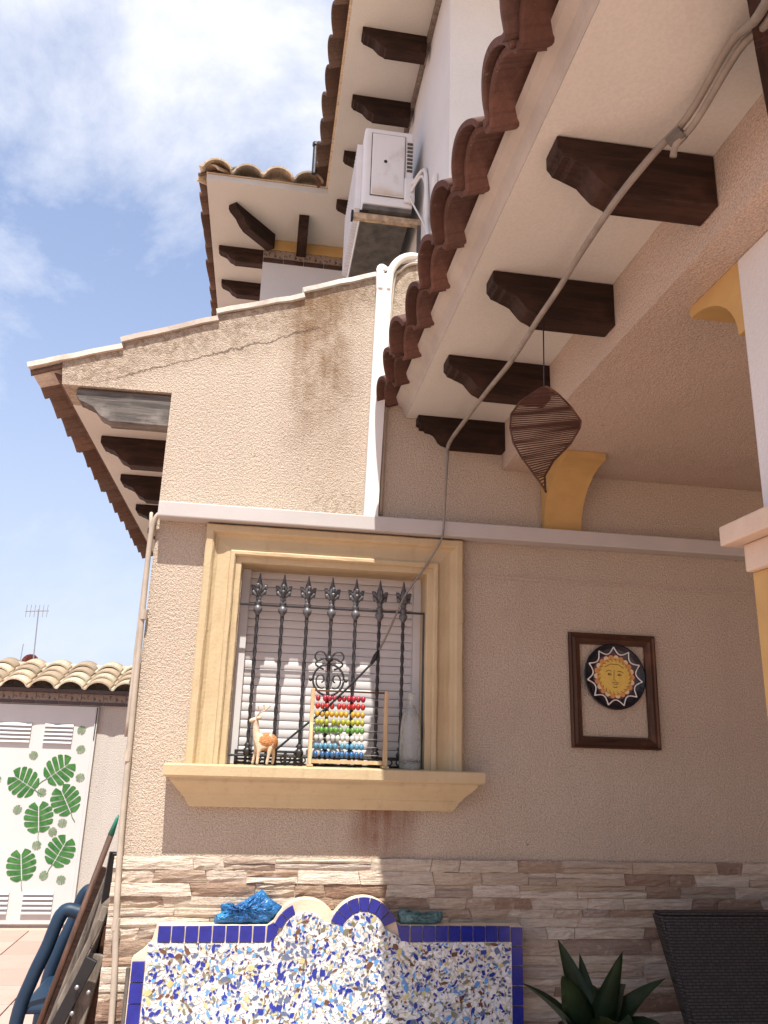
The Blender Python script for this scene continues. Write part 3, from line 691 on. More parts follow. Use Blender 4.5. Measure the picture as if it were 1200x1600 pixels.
T_cop = shade_tile(mesh_of('coping_tile', s_tile(pitch=0.245, length=0.22, hh=0.062, th=0.014), M_tilesand))
for r in range(4):
    for i in range(12):
        inst('coping_tile', T_cop, BW, (-0.86 - 0.245*i + 0.06*0, 3.965 + 0.145*r, 2.004 + 0.060*r + jit(0.003)), (0, -R(15), R(90) + jit(0.02)))
part('ridge', PR([(4.55, 2.24), (4.55, 2.272), (4.78, 2.285), (4.80, 2.0), (4.36, 2.0)], 'x', -3.6, -0.545), M_tileverge, BW)

GT = thing('garden_gate', 'white metal gate painted with green leaves and slatted vents', 'gate', (-2.2, 4.14, 0))
part('panel', BX(-3.5, -1.478, 4.128, 4.1585, 0.03, 1.856, bev=0.004), M_gate, GT)
part('edge_bar', BX(-1.476, -1.452, 4.118, 4.1585, 0.03, 1.856), M_gate, GT)
part('hinge_slot', BX(-1.468, -1.460, 4.112, 4.117, 1.56, 1.85), M_black, GT)
for x0, x1, za, zb in ((-2.30, -2.02, 1.52, 1.70), (-1.905, -1.655, 1.52, 1.70), (-2.30, -2.0, 0.11, 0.30), (-1.885, -1.635, 0.11, 0.30)):
    n = 5
    for k in range(n):
        zc = za + (zb-za)*(k+0.5)/n
        part('vent_slat', PR([(4.127, zc-0.010), (4.104, zc-0.014), (4.106, zc-0.009), (4.127, zc+0.014)], 'x', x0, x1), M_gate, GT)
def leafmat(name, a, bcol):
    m = NT(name, 0.6, 0.3); m.col(m.ramp(m.noise(25, 3), [(0.3, a), (0.7, bcol)])); return m.m
M_leafp = leafmat('painted_leaf_green', (0.022, 0.11, 0.024), (0.065, 0.20, 0.048))
M_leafs = leafmat('painted_leaf_sage', (0.14, 0.20, 0.12), (0.24, 0.30, 0.19))
def painted_leaf(cx_, cz_, r, ang, mat, n=5, stem=True):
    # ovate leaf: midrib along local +u, lobes split by pale side veins
    b = bmesh.new(); yf = 4.1245; Lh = 1.08*r
    def half(u):            # half width at u in [-1,1]
        return 0.96*r*max(0.0, 1-abs(u-(-0.12))**2.4/(1.12 if u > -0.12 else 0.88)**2.4)**0.62
    def W(p):
        c, s_ = math.cos(ang), math.sin(ang); return (cx_ + p[0]*c - p[1]*s_, yf, cz_ + p[0]*s_ + p[1]*c)
    for side in (-1, 1):
        cuts = [-0.98 + 1.96*k/n for k in range(n+1)]
        for k in range(n):
            g0 = 0.046; m0 = cuts[k]*0.78 - 0.12 + g0*0.5; m1 = cuts[k+1]*0.78 - 0.12 - g0*0.5
            o0 = cuts[k] + g0; o1 = cuts[k+1] - g0
            pts = [(m0*Lh, side*0.035*r), (m1*Lh, side*0.035*r)]
            for q in range(6):
                u = o1 + (o0-o1)*q/5; sw = 0.10*(1-abs(u))
                pts.append(((u+sw)*Lh, side*max(0.05*r, half(u)*(1-(0.10 if q in (0, 5) else 0)))))
            f = [b.verts.new(W(p)) for p in pts]; f2 = [b.verts.new((v.co.x, yf+0.002, v.co.z)) for v in f]
            b.faces.new(f)
            for q in range(len(f)): b.faces.new((f[q], f2[q], f2[(q+1) % len(f)], f[(q+1) % len(f)]))
    if stem: tube(b, [W((-0.9*r, 0)), W((-1.25*r, 0.04*r)), W((-1.6*r, 0.0))], 0.0024, 4)
    return part('painted_leaf', b, mat, GT)
for x, z_, r, a in ((-2.022, 1.183, 0.132, 150), (-1.726, 1.294, 0.134, 38), (-1.641, 1.04, 0.132, 120), (-1.849, 0.891, 0.130, 98), (-1.936, 0.498, 0.130, 100), (-1.627, 0.616, 0.130, 65)):
    painted_leaf(x, z_, r, R(a), M_leafp)
for x, z_ in ((-1.969, 1.414), (-1.583, 1.644), (-1.567, 1.476), (-1.54, 1.233), (-2.036, 0.952), (-1.852, 1.10), (-1.642, 0.847), (-1.713, 0.772), (-1.832, 0.66), (-1.738, 0.418), (-1.589, 0.383), (-2.2, 0.7), (-2.25, 1.2)):
    painted_leaf(x, z_, 0.038, rnd.uniform(0, 6.28), M_leafs, 4, False)
# far house, aerial, dish
FH = thing('far_house', 'low pale house roof hidden behind the tiled boundary wall', 'house', (-6, 16.5, 0))
part('wall', BX(-10, -2.5, 14.3, 19, 0, 2.6), M_white, FH)
part('roof', PR([(14.1, 2.62), (19.2, 2.62), (16.6, 3.0)], 'x', -10.2, -2.3), M_tilesand, FH)
TA = thing('television_aerial', 'thin television aerial mast rising above the boundary wall', 'aerial', (-4.72, 14.0+1.2, 2.7))
K = 19.0/17.8
part('mast', TB([(-5.0, 15.2, 2.70), (-5.07, 15.2, 4.31)], 0.014, 6), M_steel, TA)
part('boom', TB([(-5.35, 15.2, 4.25), (-4.85, 15.2, 4.29)], 0.013, 6), M_steel, TA)
for k in range(6): part('element', TB([(-5.33+k*0.09, 15.2, 4.12+0.004*k), (-5.33+k*0.09, 15.2, 4.40+0.004*k)], 0.007, 5), M_steel, TA)
tag(part('aerial_rod', TB([(-5.33, 15.3, 2.7), (-5.31, 15.3, 3.53)], 0.010, 6), M_steel, None), 'short bare rod beside the television aerial', 'rod')
SD = thing('satellite_dish', 'small dark red satellite dish beside the aerial', 'satellite dish', (-5.1, 15.4, 2.7))
b = bmesh.new()
lathe(b, [(0.02, 0.10), (0.12, 0.07), (0.19, 0.0), (0.195, 0.004), (0.12, 0.085), (0.02, 0.115)], (0, 0, 0), 18, 'y')
bmesh.ops.translate(b, verts=b.verts, vec=(-5.11, 15.3, 3.12)); part('dish', b, plain('red_brown_dish', (0.16, 0.045, 0.035), 0.5), SD, True)
part('dish_post', TB([(-5.11, 15.45, 2.7), (-5.11, 15.42, 3.12)], 0.018, 6), M_steel, SD)

# ------------------------------------------------------------------ mosaic bench
BN = thing('mosaic_bench', 'white and blue broken tile bench with scalloped cobalt edged back', 'bench', (0.4, -0.4, 0))
yf = -0.102
def arc(c, r, a0, a1, n): return [(c[0] + r*math.cos(R(a0+(a1-a0)*k/n)), c[1] + r*math.sin(R(a0+(a1-a0)*k/n))) for k in range(n+1)]
# outer outline of the back (x,z)
zt = 0.862
H1, H2 = (0.262, 0.818), (0.508, 0.823); R1, R2 = 0.146, 0.150
outl = [(-0.43, 0.0), (-0.43, 0.74), (-0.395, 0.765), (-0.36, 0.80), (-0.345, zt)]
outl += [(0.105, zt)] + arc(H1, R1, 155, 46, 12) + [(0.376, 0.908)] + arc(H2, R2, 146, 18, 14) + [(0.672, zt), (1.205, zt), (1.205, 0.0)]
part('back', PR(outl, 'y', yf+0.012, -0.03), plain('cream_plaster', (0.66, 0.53, 0.39), 0.9, 0.1, 0.1, 12, 0.3, 60), BN)
# mosaic field
mo = NT('white_shard_mosaic', 0.35, 0.4)
vo = mo.n('ShaderNodeTexVoronoi', feature='DISTANCE_TO_EDGE'); vo.inputs['Scale'].default_value = 42
vd = mo.n('ShaderNodeTexNoise'); vd.inputs['Scale'].default_value = 30; mo.l(mo.obj, vd.inputs['Vector'])
va = mo.n('ShaderNodeVectorMath', operation='MULTIPLY_ADD'); va.inputs[1].default_value = (0.02,)*3; mo.l(vd.outputs['Color'], va.inputs[0]); mo.l(mo.obj, va.inputs[2])
mo.l(va.outputs[0], vo.inputs['Vector'])
vc = mo.n('ShaderNodeTexVoronoi'); vc.inputs['Scale'].default_value = 42; mo.l(va.outputs[0], vc.inputs['Vector'])
sepc = mo.n('ShaderNodeSeparateColor'); mo.l(vc.outputs['Color'], sepc.inputs[0])
cc = mo.ramp(sepc.outputs[0], [(0.0, (0.62, 0.61, 0.58)), (0.55, (0.66, 0.65, 0.63)), (0.72, (0.50, 0.47, 0.37)), (0.84, (0.62, 0.61, 0.59)), (0.93, (0.34, 0.42, 0.54)), (1.0, (0.55, 0.52, 0.46))])
ed = mo.smooth(vo.outputs['Distance'], 0.02, 0.05)
mo.col(mo.mix(ed, (0.34, 0.30, 0.26), cc)); mo.bump(ed, 0.35, 0.004)
field = [(-0.372, 0.0), (-0.372, 0.80), (-0.33, 0.80), (0.118, 0.80), (0.128, 0.812)] + arc((H1[0], H1[1]), R1-0.047, 165, 40, 12) + [(0.36, 0.872), (0.40, 0.868)] + arc(H2, R2-0.055, 145, 18, 12) + [(0.70, 0.80), (1.155, 0.80), (1.155, 0.0)]
part('mosaic_field', PR(field, 'y', yf, yf+0.0118), mo.m, BN)
def inside(p, poly):
    x, y = p; c = False; j = len(poly)-1
    for i in range(len(poly)):
        if (poly[i][1] > y) != (poly[j][1] > y) and x < (poly[j][0]-poly[i][0])*(y-poly[i][1])/(poly[j][1]-poly[i][1]) + poly[i][0]: c = not c
        j = i
    return c
def glaze(n, c): return plain(n, c, 0.22, 0.5, 0.15, 40)
chipm = [glaze('chip_cobalt', (0.015, 0.030, 0.25)), glaze('chip_sky', (0.10, 0.27, 0.55)), glaze('chip_brown', (0.13, 0.060, 0.035)), glaze('chip_straw', (0.50, 0.43, 0.20)), glaze('chip_olive', (0.17, 0.16, 0.10)), glaze('chip_white', (0.66, 0.65, 0.63)), glaze('chip_slate', (0.10, 0.13, 0.22))]
b = bmesh.new(); cells = {}
cnt = 0
for _ in range(24000):
    p = (rnd.uniform(-0.365, 1.15), rnd.uniform(0.36, 0.96))
    if not inside(p, field): continue
    L = rnd.choice((0.007, 0.010, 0.014, 0.018)); key = (int(p[0]/0.02), int(p[1]/0.02)); ok = True
    for a in (-1, 0, 1):
        for c2 in (-1, 0, 1):
            for q in cells.get((key[0]+a, key[1]+c2), ()):
                if (q[0]-p[0])**2 + (q[1]-p[1])**2 < ((q[2]+L)*0.56)**2: ok = False
    if not ok: continue
    cells.setdefault(key, []).append((p[0], p[1], L))
    th = rnd.uniform(0, math.pi); wd = L*rnd.choice((0.32, 0.42, 0.6)); shp = rnd.random()
    if shp < 0.55: pl = [(-L, 0), (-L*0.35, -wd), (L*0.4, -wd*0.8), (L, 0), (L*0.35, wd), (-L*0.4, wd*0.85)]
    elif shp < 0.8: pl = [(-L*0.8, -wd), (L, -wd*0.5), (L*0.1, wd*1.3)]
    else: pl = [(-L*0.7, -wd), (L*0.6, -wd*1.2), (L*0.8, wd*0.8), (-L*0.6, wd*1.1)]
    if not all(inside((p[0]+u*math.cos(th)-v*math.sin(th), p[1]+u*math.sin(th)+v*math.cos(th)), field) for u, v in pl): continue
    t = rnd.random(); mi = 0 if t < 0.22 else 1 if t < 0.34 else 2 if t < 0.42 else 3 if t < 0.48 else 4 if t < 0.54 else 5 if t < 0.88 else 6
    tl = jit(0.0022)
    A = [b.verts.new((p[0]+u*math.cos(th)-v*math.sin(th), yf-0.0022+tl*u/L, p[1]+u*math.sin(th)+v*math.cos(th))) for u, v in pl]
    B = [b.verts.new((v.co.x, yf+0.001, v.co.z)) for v in A]
    f = b.faces.new(A); f.material_index = mi
    for q in range(len(A)):
        f = b.faces.new((A[q], B[q], B[(q+1) % len(A)], A[(q+1) % len(A)])); f.material_index = mi
    cnt += 1
part('mosaic_shards', b, chipm, BN, kind='stuff')
# cobalt border tiles
def btile(pl): return part('border_tile', PR(pl, 'y', yf-0.003, yf+0.011), M_blue, BN)
g_ = 0.0028
def row(x0, x1, n, za, zb):
    for k in range(n):
        a = x0 + (x1-x0)*k/n; c2 = x0 + (x1-x0)*(k+1)/n
        btile([(a+g_, za+jit(0.001)), (c2-g_, za+jit(0.001)), (c2-g_, zb+jit(0.001)), (a+g_, zb+jit(0.001))])
row(-0.338, 0.100, 8, 0.804, zt); row(0.710, 1.150, 8, 0.804, zt)
def arcrow(c, ro, ri, a0, a1, n):
    for k in range(n):
        d0 = a0 + (a1-a0)*k/n; d1 = a0 + (a1-a0)*(k+1)/n; s = 1.0 if d0 < d1 else -1.0
        o = arc(c, ro, d0+s, d1-s, 3); i_ = arc(c, ri, d1-s*1.3, d0+s*1.3, 3); btile(o+i_)
arcrow(H2, R2, R2-0.052, 158, 22, 7)
arcrow((H1[0]-0.005, H1[1]+0.0), R1-0.012, R1-0.046, 160, 112, 2)
btile([(0.103, 0.805), (0.135, 0.812), (0.152, 0.852), (0.130, 0.875), (0.105, zt)])
btile([(0.650, 0.872), (0.668, 0.806), (0.704, 0.804), (0.706, zt), (0.668, zt)])
for k in range(9):
    za = 0.735 - 0.076*(k+1); zb = 0.735 - 0.076*k
    btile([(-0.425, za+g_), (-0.376, za+g_), (-0.376, zb-g_), (-0.425, zb-g_)])
    za += 0.125; zb += 0.125
    btile([(1.156, za+g_), (1.203, za+g_), (1.203, zb-g_), (1.156, zb-g_)])
part('seat', BX(-0.43, 1.205, -0.62, yf-0.004, 0.0, 0.36), M_grout, BN)

# bags on top of the bench back
bagm = NT('blue_bag_film', 0.25, 0.5); bagm.col(bagm.ramp(bagm.noise(9, 4, 0.6), [(0.3, (0.008, 0.075, 0.25)), (0.7, (0.025, 0.24, 0.54))])); bagm.bump(bagm.noise(22, 4, 0.6, None, 1.0), 0.9, 0.03)
bagt = NT('pale_teal_bag_film', 0.35, 0.45); bagt.col(bagt.ramp(bagt.noise(20, 4, 0.6), [(0.3, (0.07, 0.17, 0.18)), (0.7, (0.20, 0.33, 0.33))])); bagt.bump(bagt.noise(26, 4, 0.6, None, 1.0), 0.9, 0.03)
def bag(name, outline, yc, depth, mat, seed, label):
    rg = random.Random(seed); b = bmesh.new()
    n = 44; per = []; m_ = len(outline)
    for k in range(n):
        t = k/n*m_; i = int(t); f = t-i; p0, p1 = outline[i], outline[(i+1) % m_]
        per.append((p0[0]+(p1[0]-p0[0])*f, p0[1]+(p1[1]-p0[1])*f))
    cx_ = sum(p[0] for p in per)/n; cz_ = sum(p[1] for p in per)/n
    def rings(sg):
        R_ = []
        for r in range(1, 8):
            s_ = 1-r/8; ring = []
            for k, p in enumerate(per):
                fold = abs(math.sin(k*0.9+seed)+0.6*math.sin(k*2.3+r*0.7))*0.5
                d = depth*math.sqrt(max(0, 1-s_**2))*(0.62+0.42*fold) + rg.uniform(-1, 1)*0.005
                ring.append(b.verts.new((cx_+(p[0]-cx_)*s_ + rg.uniform(-1, 1)*0.0035, yc + sg*d, cz_+(p[1]-cz_)*s_ + rg.uniform(-1, 1)*0.003)))
            R_.append(ring)
        return R_
    edge = [b.verts.new((p[0], yc + rg.uniform(-1, 1)*0.004, p[1])) for p in per]
    for sg in (-1, 1):
        Rs = [edge] + rings(sg); c = b.verts.new((cx_, yc+sg*depth*0.9, cz_))
        for r in range(len(Rs)-1):
            for k in range(n): b.faces.new((Rs[r][k], Rs[r][(k+1) % n], Rs[r+1][(k+1) % n], Rs[r+1][k]))
        for k in range(n): b.faces.new((Rs[-1][k], Rs[-1][(k+1) % n], c))
    bmesh.ops.triangulate(b, faces=b.faces)
    return tag(part(name, b, mat, None, True), label, 'bag')
bag('plastic_bag', [(-0.118, 0.866), (-0.115, 0.895), (-0.088, 0.905), (-0.098, 0.935), (-0.066, 0.944), (-0.048, 0.922), (-0.03, 0.934), (0.02, 0.962), (0.075, 0.997), (0.105, 0.962), (0.169, 0.925), (0.142, 0.893), (0.111, 0.866), (0.0, 0.864)], -0.056, 0.036, bagm.m, 3, 'crumpled bright blue plastic bag in the sun on the bench back')
bag('plastic_bag', [(0.672, 0.864), (0.655, 0.905), (0.672, 0.922), (0.70, 0.905), (0.74, 0.916), (0.785, 0.898), (0.83, 0.908), (0.858, 0.912), (0.862, 0.886), (0.846, 0.864)], -0.056, 0.030, bagt.m, 9, 'small pale teal plastic bag in shade on the bench back')

# ------------------------------------------------------------------ things on the window sill
DF = thing('deer_figurine', 'small pale wooden deer with antlers standing on the window sill', 'figurine', (0.015, -0.05, 1.4965))
dm = plain('pale_carved_wood', (0.55, 0.42, 0.29), 0.65, 0.3, 0.2, 50, 0.4, 120); dm2 = plain('brown_wicker_coat', (0.40, 0.17, 0.06), 0.7, 0.3, 0.35, 90, 0.8, 160)
x0, y0, z0 = 0.015, -0.052, 1.4965
V = [(0.030, 0, 0.105), (0.055, 0, 0.108), (0.0, 0, 0.102), (-0.012, 0, 0.125), (-0.018, 0, 0.165), (-0.020, 0, 0.198), (-0.036, -0.006, 0.192), (-0.050, -0.010, 0.186),
     (-0.008, 0.020, 0.070), (-0.016, 0.020, 0.035), (-0.022, 0.020, 0.004), (0.004, -0.022, 0.068), (0.000, -0.022, 0.035), (-0.002, -0.024, 0.004),
     (0.062, 0.020, 0.075), (0.070, 0.020, 0.042), (0.066, 0.020, 0.004), (0.052, -0.022, 0.075), (0.046, -0.022, 0.040), (0.040, -0.022, 0.004), (0.072, 0, 0.118)]
E_ = [(0,1),(0,2),(2,3),(3,4),(4,5),(5,6),(6,7),(2,8),(8,9),(9,10),(2,11),(11,12),(12,13),(1,14),(14,15),(15,16),(1,17),(17,18),(18,19),(1,20)]
rr = [0.030,0.026,0.030,0.020,0.014,0.015,0.012,0.007,0.011,0.007,0.007,0.011,0.007,0.007,0.013,0.007,0.007,0.013,0.007,0.007,0.006]
skin('body', [(x0+a, y0+c, z0+d) for a, c, d in V], E_, rr, dm, DF)
b = bmesh.new(); ball(b, (x0+0.034, y0, z0+0.100), 0.040, 16, 10, (1.30, 0.92, 1.02)); part('coat', b, dm2, DF, True)
for s in (-1, 1):
    b = bmesh.new()
    tube(b, catmull([(x0-0.016, y0+s*0.006, z0+0.206), (x0-0.005, y0+s*0.020, z0+0.225), (x0+0.016, y0+s*0.03, z0+0.236), (x0+0.040, y0+s*0.028, z0+0.258)], 4), 0.0030, 6)
    tube(b, [(x0-0.005, y0+s*0.020, z0+0.225), (x0-0.014, y0+s*0.026, z0+0.252)], 0.0024, 5)
    tube(b, [(x0+0.016, y0+s*0.03, z0+0.236), (x0+0.010, y0+s*0.034, z0+0.262)], 0.0024, 5)
    part('antler', b, dm, DF)
    b = bmesh.new(); ball(b, (x0-0.008, y0+s*0.016, z0+0.203), 0.010, 8, 6, (1.2, 0.5, 0.6)); part('ear', b, dm, DF, True)

WR = thing('wire_rack', 'low black wire rack behind the deer on the window sill', 'rack', (0.03, 0.07, 1.4965))
for z_ in (1.502, 1.520, 1.538, 1.556):
    part('wire', TB([(-0.085, 0.045, z_), (0.215, 0.045, z_)], 0.005, 6), M_black, WR); part('wire', TB([(-0.085, 0.10, z_), (0.215, 0.10, z_)], 0.005, 6), M_black, WR)
for x_ in (-0.085, -0.04, 0.005, 0.05, 0.095, 0.14, 0.185, 0.215): part('upright', BX(x_-0.006, x_+0.006, 0.038, 0.106, 1.4968, 1.560), M_black, WR)
AB = thing('abacus', 'wooden abacus with rainbow rows of beads on the window sill', 'abacus', (0.42, -0.02, 1.4965))
ay = -0.012
for xa, xb in ((0.238, 0.256), (0.582, 0.600)):
    part('post', BX(xa, xb, ay-0.012, ay+0.012, 1.508, 1.842, bev=0.003), M_pine, AB)
    part('foot', BX(xa-0.004, xb+0.004, ay-0.055, ay+0.055, 1.4975, 1.5075, bev=0.002), M_pine, AB)
    part('brace', PR([(ay-0.05, 1.509), (ay-0.038, 1.509), (ay-0.013, 1.66), (ay-0.013, 1.69)], 'x', xa+0.003, xb-0.003), M_pine, AB)
part('cross_bar', BX(0.257, 0.581, ay-0.004, ay+0.004, 1.829, 1.837), M_framex, AB)
part('cross_bar', BX(0.257, 0.581, ay-0.008, ay+0.008, 1.512, 1.528), M_pine, AB)
bc = [(0.42, 0.025, 0.05), (0.50, 0.03, 0.025), (0.62, 0.36, 0.03), (0.42, 0.42, 0.04), (0.13, 0.33, 0.05), (0.62, 0.62, 0.56), (0.10, 0.30, 0.45), (0.04, 0.14, 0.34)]
bd = bmesh.new(); 
for k, c in enumerate(bc):
    zb = 1.800 - k*0.0355
    part('wire', TB([(0.257, ay, zb), (0.581, ay, zb)], 0.0018, 5), M_steel, AB)
    b = bmesh.new(); n = 10
    for i in range(n):
        xx = 0.272 + i*0.0222 + (0.010 if i > (k*3) % 7 else 0); ball(b, (xx, ay, zb), 0.0124, 10, 7, (0.92, 1.22, 1.22))
    part('bead_row', b, plain('bead_%d' % k, tuple(x*0.75 for x in c), 0.3, 0.5, 0.06), AB, True)

BO = NT('clear_ribbed_glass', 0.08, 0.5); BO.b.inputs['Transmission Weight'].default_value = 0.85; BO.b.inputs['Base Color'].default_value = (0.82, 0.84, 0.80, 1)
BO.bump(BO.noise(70, 2), 0.5, 0.01)
tag(part('glass_bottle', LT([(0.046, 1.4968), (0.050, 1.505), (0.050, 1.60), (0.047, 1.68), (0.040, 1.735), (0.024, 1.765), (0.016, 1.79), (0.016, 1.825), (0.019, 1.828), (0.019, 1.838)], (0.708, -0.012, 0), 20), BO.m, None, True), 'clear ribbed glass bottle in the right corner of the sill', 'bottle')

# ------------------------------------------------------------------ picture frame and plate
PF = thing('picture_frame', 'empty brown wooden picture frame hanging on the shaded wall', 'frame', (1.72, -0.02, 1.62))
fx0, fx1, fz0, fz1, fw = 1.494, 1.944, 1.616, 2.166, 0.055
def fbar(a, bq, mat):
    b = bmesh.new(); pr_ = [(0, -0.003), (0, -0.022), (0.008, -0.026), (0.016, -0.020), (0.030, -0.026), (0.046, -0.018), (0.055, -0.016), (0.055, -0.003)]
    dirv = (Vector(bq)-Vector(a)).normalized(); inn = Vector((-dirv.y, dirv.x)); L = (Vector(bq)-Vector(a)).length
    rings = []
    for e in (0, 1):
        rings.append([b.verts.new((a[0]+dirv.x*(L*e + (w_ if e == 0 else -w_)) + inn.x*w_, p, a[1]+dirv.y*(L*e + (w_ if e == 0 else -w_)) + inn.y*w_)) for w_, p in pr_])
    n = len(pr_)
    for i in range(n): b.faces.new((rings[0][i], rings[0][(i+1)%n], rings[1][(i+1)%n], rings[1][i]))
    b.faces.new(rings[0]); b.faces.new(rings[1][::-1]); return part('frame_rail', b, mat, PF)
fbar((fx0, fz0), (fx1, fz0), M_framex); fbar((fx1, fz0), (fx1, fz1), M_frame); fbar((fx1, fz1), (fx0, fz1), M_framex); fbar((fx0, fz1), (fx0, fz0), M_frame)
SP = thing('sun_plate', 'round midnight blue plate painted with a yellow sun face inside the frame', 'plate', (1.725, -0.02, 1.80))
pcx, pcz, pr0 = 1.722, 1.958, 0.160
def PLN(c, n='p', r_=0.25): return plain(n, c, r_, 0.5, 0.1, 60)
m_navy = PLN((0.004, 0.005, 0.010), 'midnight_glaze'); m_w = PLN((0.72, 0.70, 0.66), 'white_glaze'); m_y = PLN((0.64, 0.42, 0.05), 'sun_yellow_glaze'); m_o = PLN((0.55, 0.25, 0.04), 'sun_orange_glaze'); m_d = PLN((0.10, 0.045, 0.015), 'dark_line_glaze'); m_dr = PLN((0.12, 0.01, 0.012), 'dark_red_glaze'); m_pale = PLN((0.66, 0.52, 0.26), 'petal_glaze')
part('plate_body', LT([(0.08, -0.004), (0.15, -0.016), (pr0, -0.026), (pr0-0.006, -0.028), (0.135, -0.020), (0.11, -0.0155), (0.02, -0.0155)], (pcx, 0, pcz), 40, 'y'), m_navy, SP)
def flat(pts, y, mat, name, t=0.0012):
    b = bmesh.new(); prism(b, pts, 'y', y-t, y+0.001); return part(name, b, mat, SP)
def circ(r, n=28, c=(pcx, pcz), sx=1.0): return [(c[0]+r*sx*math.cos(2*math.pi*k/n), c[1]+r*math.sin(2*math.pi*k/n)) for k in range(n)]
NP = 11
b = bmesh.new()
for k in range(NP):
    a0 = R(90) + 2*math.pi*k/NP; a1 = R(90) + 2*math.pi*(k+1)/NP
    pts = []
    for q in range(9):
        t = q/8; a = a0 + (a1-a0)*t; r = 0.112 + 0.032*(abs(2*t-1))**2.2
        pts.append((pcx + r*math.cos(a), -0.0225 - 0.30*max(0, r-0.11)*0.25, pcz + r*math.sin(a)))
    tube(b, pts, 0.0034, 5)
    ball(b, (pcx+0.140*math.cos(a0), -0.026, pcz+0.140*math.sin(a0)), 0.0052, 7, 5)
part('ray_outline', b, m_w, SP, True)
flat(circ(0.1105, 44), -0.0165, m_dr, 'rim_ring')
for k in range(22):
    a = 2*math.pi*k/22; c = (pcx+0.092*math.cos(a), pcz+0.092*math.sin(a)); flat(circ(0.0135, 10, c), -0.0180 - 0.0004*(k % 2), m_pale if k % 2 else m_o, 'petal')
flat(circ(0.090, 36), -0.0195, m_o, 'halo'); flat(circ(0.083, 36, (pcx, pcz-0.001), 0.95), -0.0212, m_y, 'face')
b = bmesh.new(); fy = -0.0232
def fl(pts, r=0.0015): tube(b, [(pcx+p[0], fy, pcz+p[1]) for p in pts], r, 5)
fl([(-0.045, 0.020), (-0.032, 0.030), (-0.016, 0.026)]); fl([(0.016, 0.024), (0.030, 0.027), (0.046, 0.018)])
fl([(-0.036, 0.010), (-0.027, 0.015), (-0.017, 0.009), (-0.027, 0.006), (-0.036, 0.010)], 0.002); fl([(0.016, 0.008), (0.026, 0.014), (0.036, 0.008), (0.026, 0.005), (0.016, 0.008)], 0.002)
fl([(-0.002, 0.030), (-0.004, 0.0), (-0.006, -0.016), (0.006, -0.018)], 0.0014); fl([(-0.016, -0.030), (-0.004, -0.027), (0.008, -0.028), (0.018, -0.031)]); fl([(-0.012, -0.035), (0.002, -0.038), (0.014, -0.035)])
fl([(-0.012, -0.050), (0.0, -0.053), (0.012, -0.050)]); fl([(-0.05, 0.045), (-0.02, 0.060), (0.02, 0.058), (0.048, 0.042)])
for k in range(24):
    a = 2*math.pi*k/24 + 0.1; fl([(0.074*math.cos(a), 0.074*math.sin(a)), (0.086*math.cos(a+0.12), 0.086*math.sin(a+0.12))], 0.0012)
part('face_lines', b, m_d, SP)

# ------------------------------------------------------------------ hanging spiral
HS = thing('hanging_spiral', 'twisted brown stick spiral hanging on a cord from a corbel', 'ornament', (0.915, -1.33, 2.43))
part('cord', TB([(0.917, -1.335, 3.072), (0.916, -1.332, 2.95), (0.915, -1.33, 2.83)], 0.0028, 5), M_iron, HS)
def lerp_tab(tab, t):
    for i in range(len(tab)-1):
        if t <= tab[i+1][0]:
            f = (t-tab[i][0])/(tab[i+1][0]-tab[i][0]); f = f*f*(3-2*f)*0.5 + f*0.5
            return tuple(tab[i][k] + (tab[i+1][k]-tab[i][k])*f for k in (1, 2))
    return tab[-1][1:]
Le = [(0, 0.910, 2.830), (0.10, 0.872, 2.805), (0.2, 0.832, 2.771), (0.32, 0.797, 2.719), (0.46, 0.789, 2.659), (0.6, 0.795, 2.601), (0.73, 0.821, 2.545), (0.87, 0.861, 2.490), (1, 0.910, 2.436)]
Re = [(0, 0.918, 2.830), (0.12, 0.955, 2.800), (0.28, 1.007, 2.752), (0.44, 1.046, 2.710), (0.54, 1.046, 2.690), (0.68, 1.014, 2.632), (0.80, 0.954, 2.568), (0.90, 0.918, 2.508), (1, 0.914, 2.438)]
NSK = 58; eL, eR = [], []
unit = bmesh.new(); tube(unit, [(0, 0, 0), (1, 0, 0)], 1.0, 6)
STK = mesh_of('stick', unit, M_stick)
for k in range(NSK):
    t = (k+0.5)/NSK; l = lerp_tab(Le, t); r = lerp_tab(Re, t)
    tw = (0.05 - 0.11*t)*math.sin(math.pi*min(1, max(0, t)))**0.6
    A = Vector((l[0], -1.33 + tw, l[1])); B = Vector((r[0], -1.33 - tw, r[1])); eL.append(A); eR.append(B)
    d = B-A; o = inst('stick', STK, HS, A, d.to_track_quat('X', 'Z').to_euler(), (d.length, 0.0023, 0.0023))
part('edge_cord', TB(eL, 0.0036, 6), M_stick, HS); part('edge_cord', TB(eR, 0.0040, 6), M_stick, HS)

# ------------------------------------------------------------------ cables and conduits
PC = thing('power_cable', 'grey cable sagging along the porch corbels and down across the window', 'cable', (0.85, -1.3, 2.6))
part('sheath', TB(catmull([(0.86, -2.75, 2.985), (0.93, -2.6, 3.09), (0.975, -2.45, 3.192), (0.98, -2.25, 3.172), (0.932, -2.15, 3.13), (0.868, -2.06, 3.050), (0.890, -1.78, 3.088), (0.888, -1.55, 3.075), (0.869, -1.41, 3.044), (0.888, -1.05, 3.068), (0.874, -0.75, 3.072), (0.864, -0.45, 3.073), (0.862, -0.10, 3.080), (0.853, -0.095, 3.0), (0.842, -0.118, 2.85), (0.831, -0.122, 2.62), (0.822, -0.095, 2.56), (0.79, -0.075, 2.50), (0.745, -0.06, 2.42), (0.665, -0.04, 2.30), (0.585, -0.03, 2.11), (0.53, -0.028, 1.995)], 6),
     [0.0105]*73 + [0.0105 - 0.0055*k/12 for k in range(12)] + [0.005]*42, 8), M_cable, PC, True)
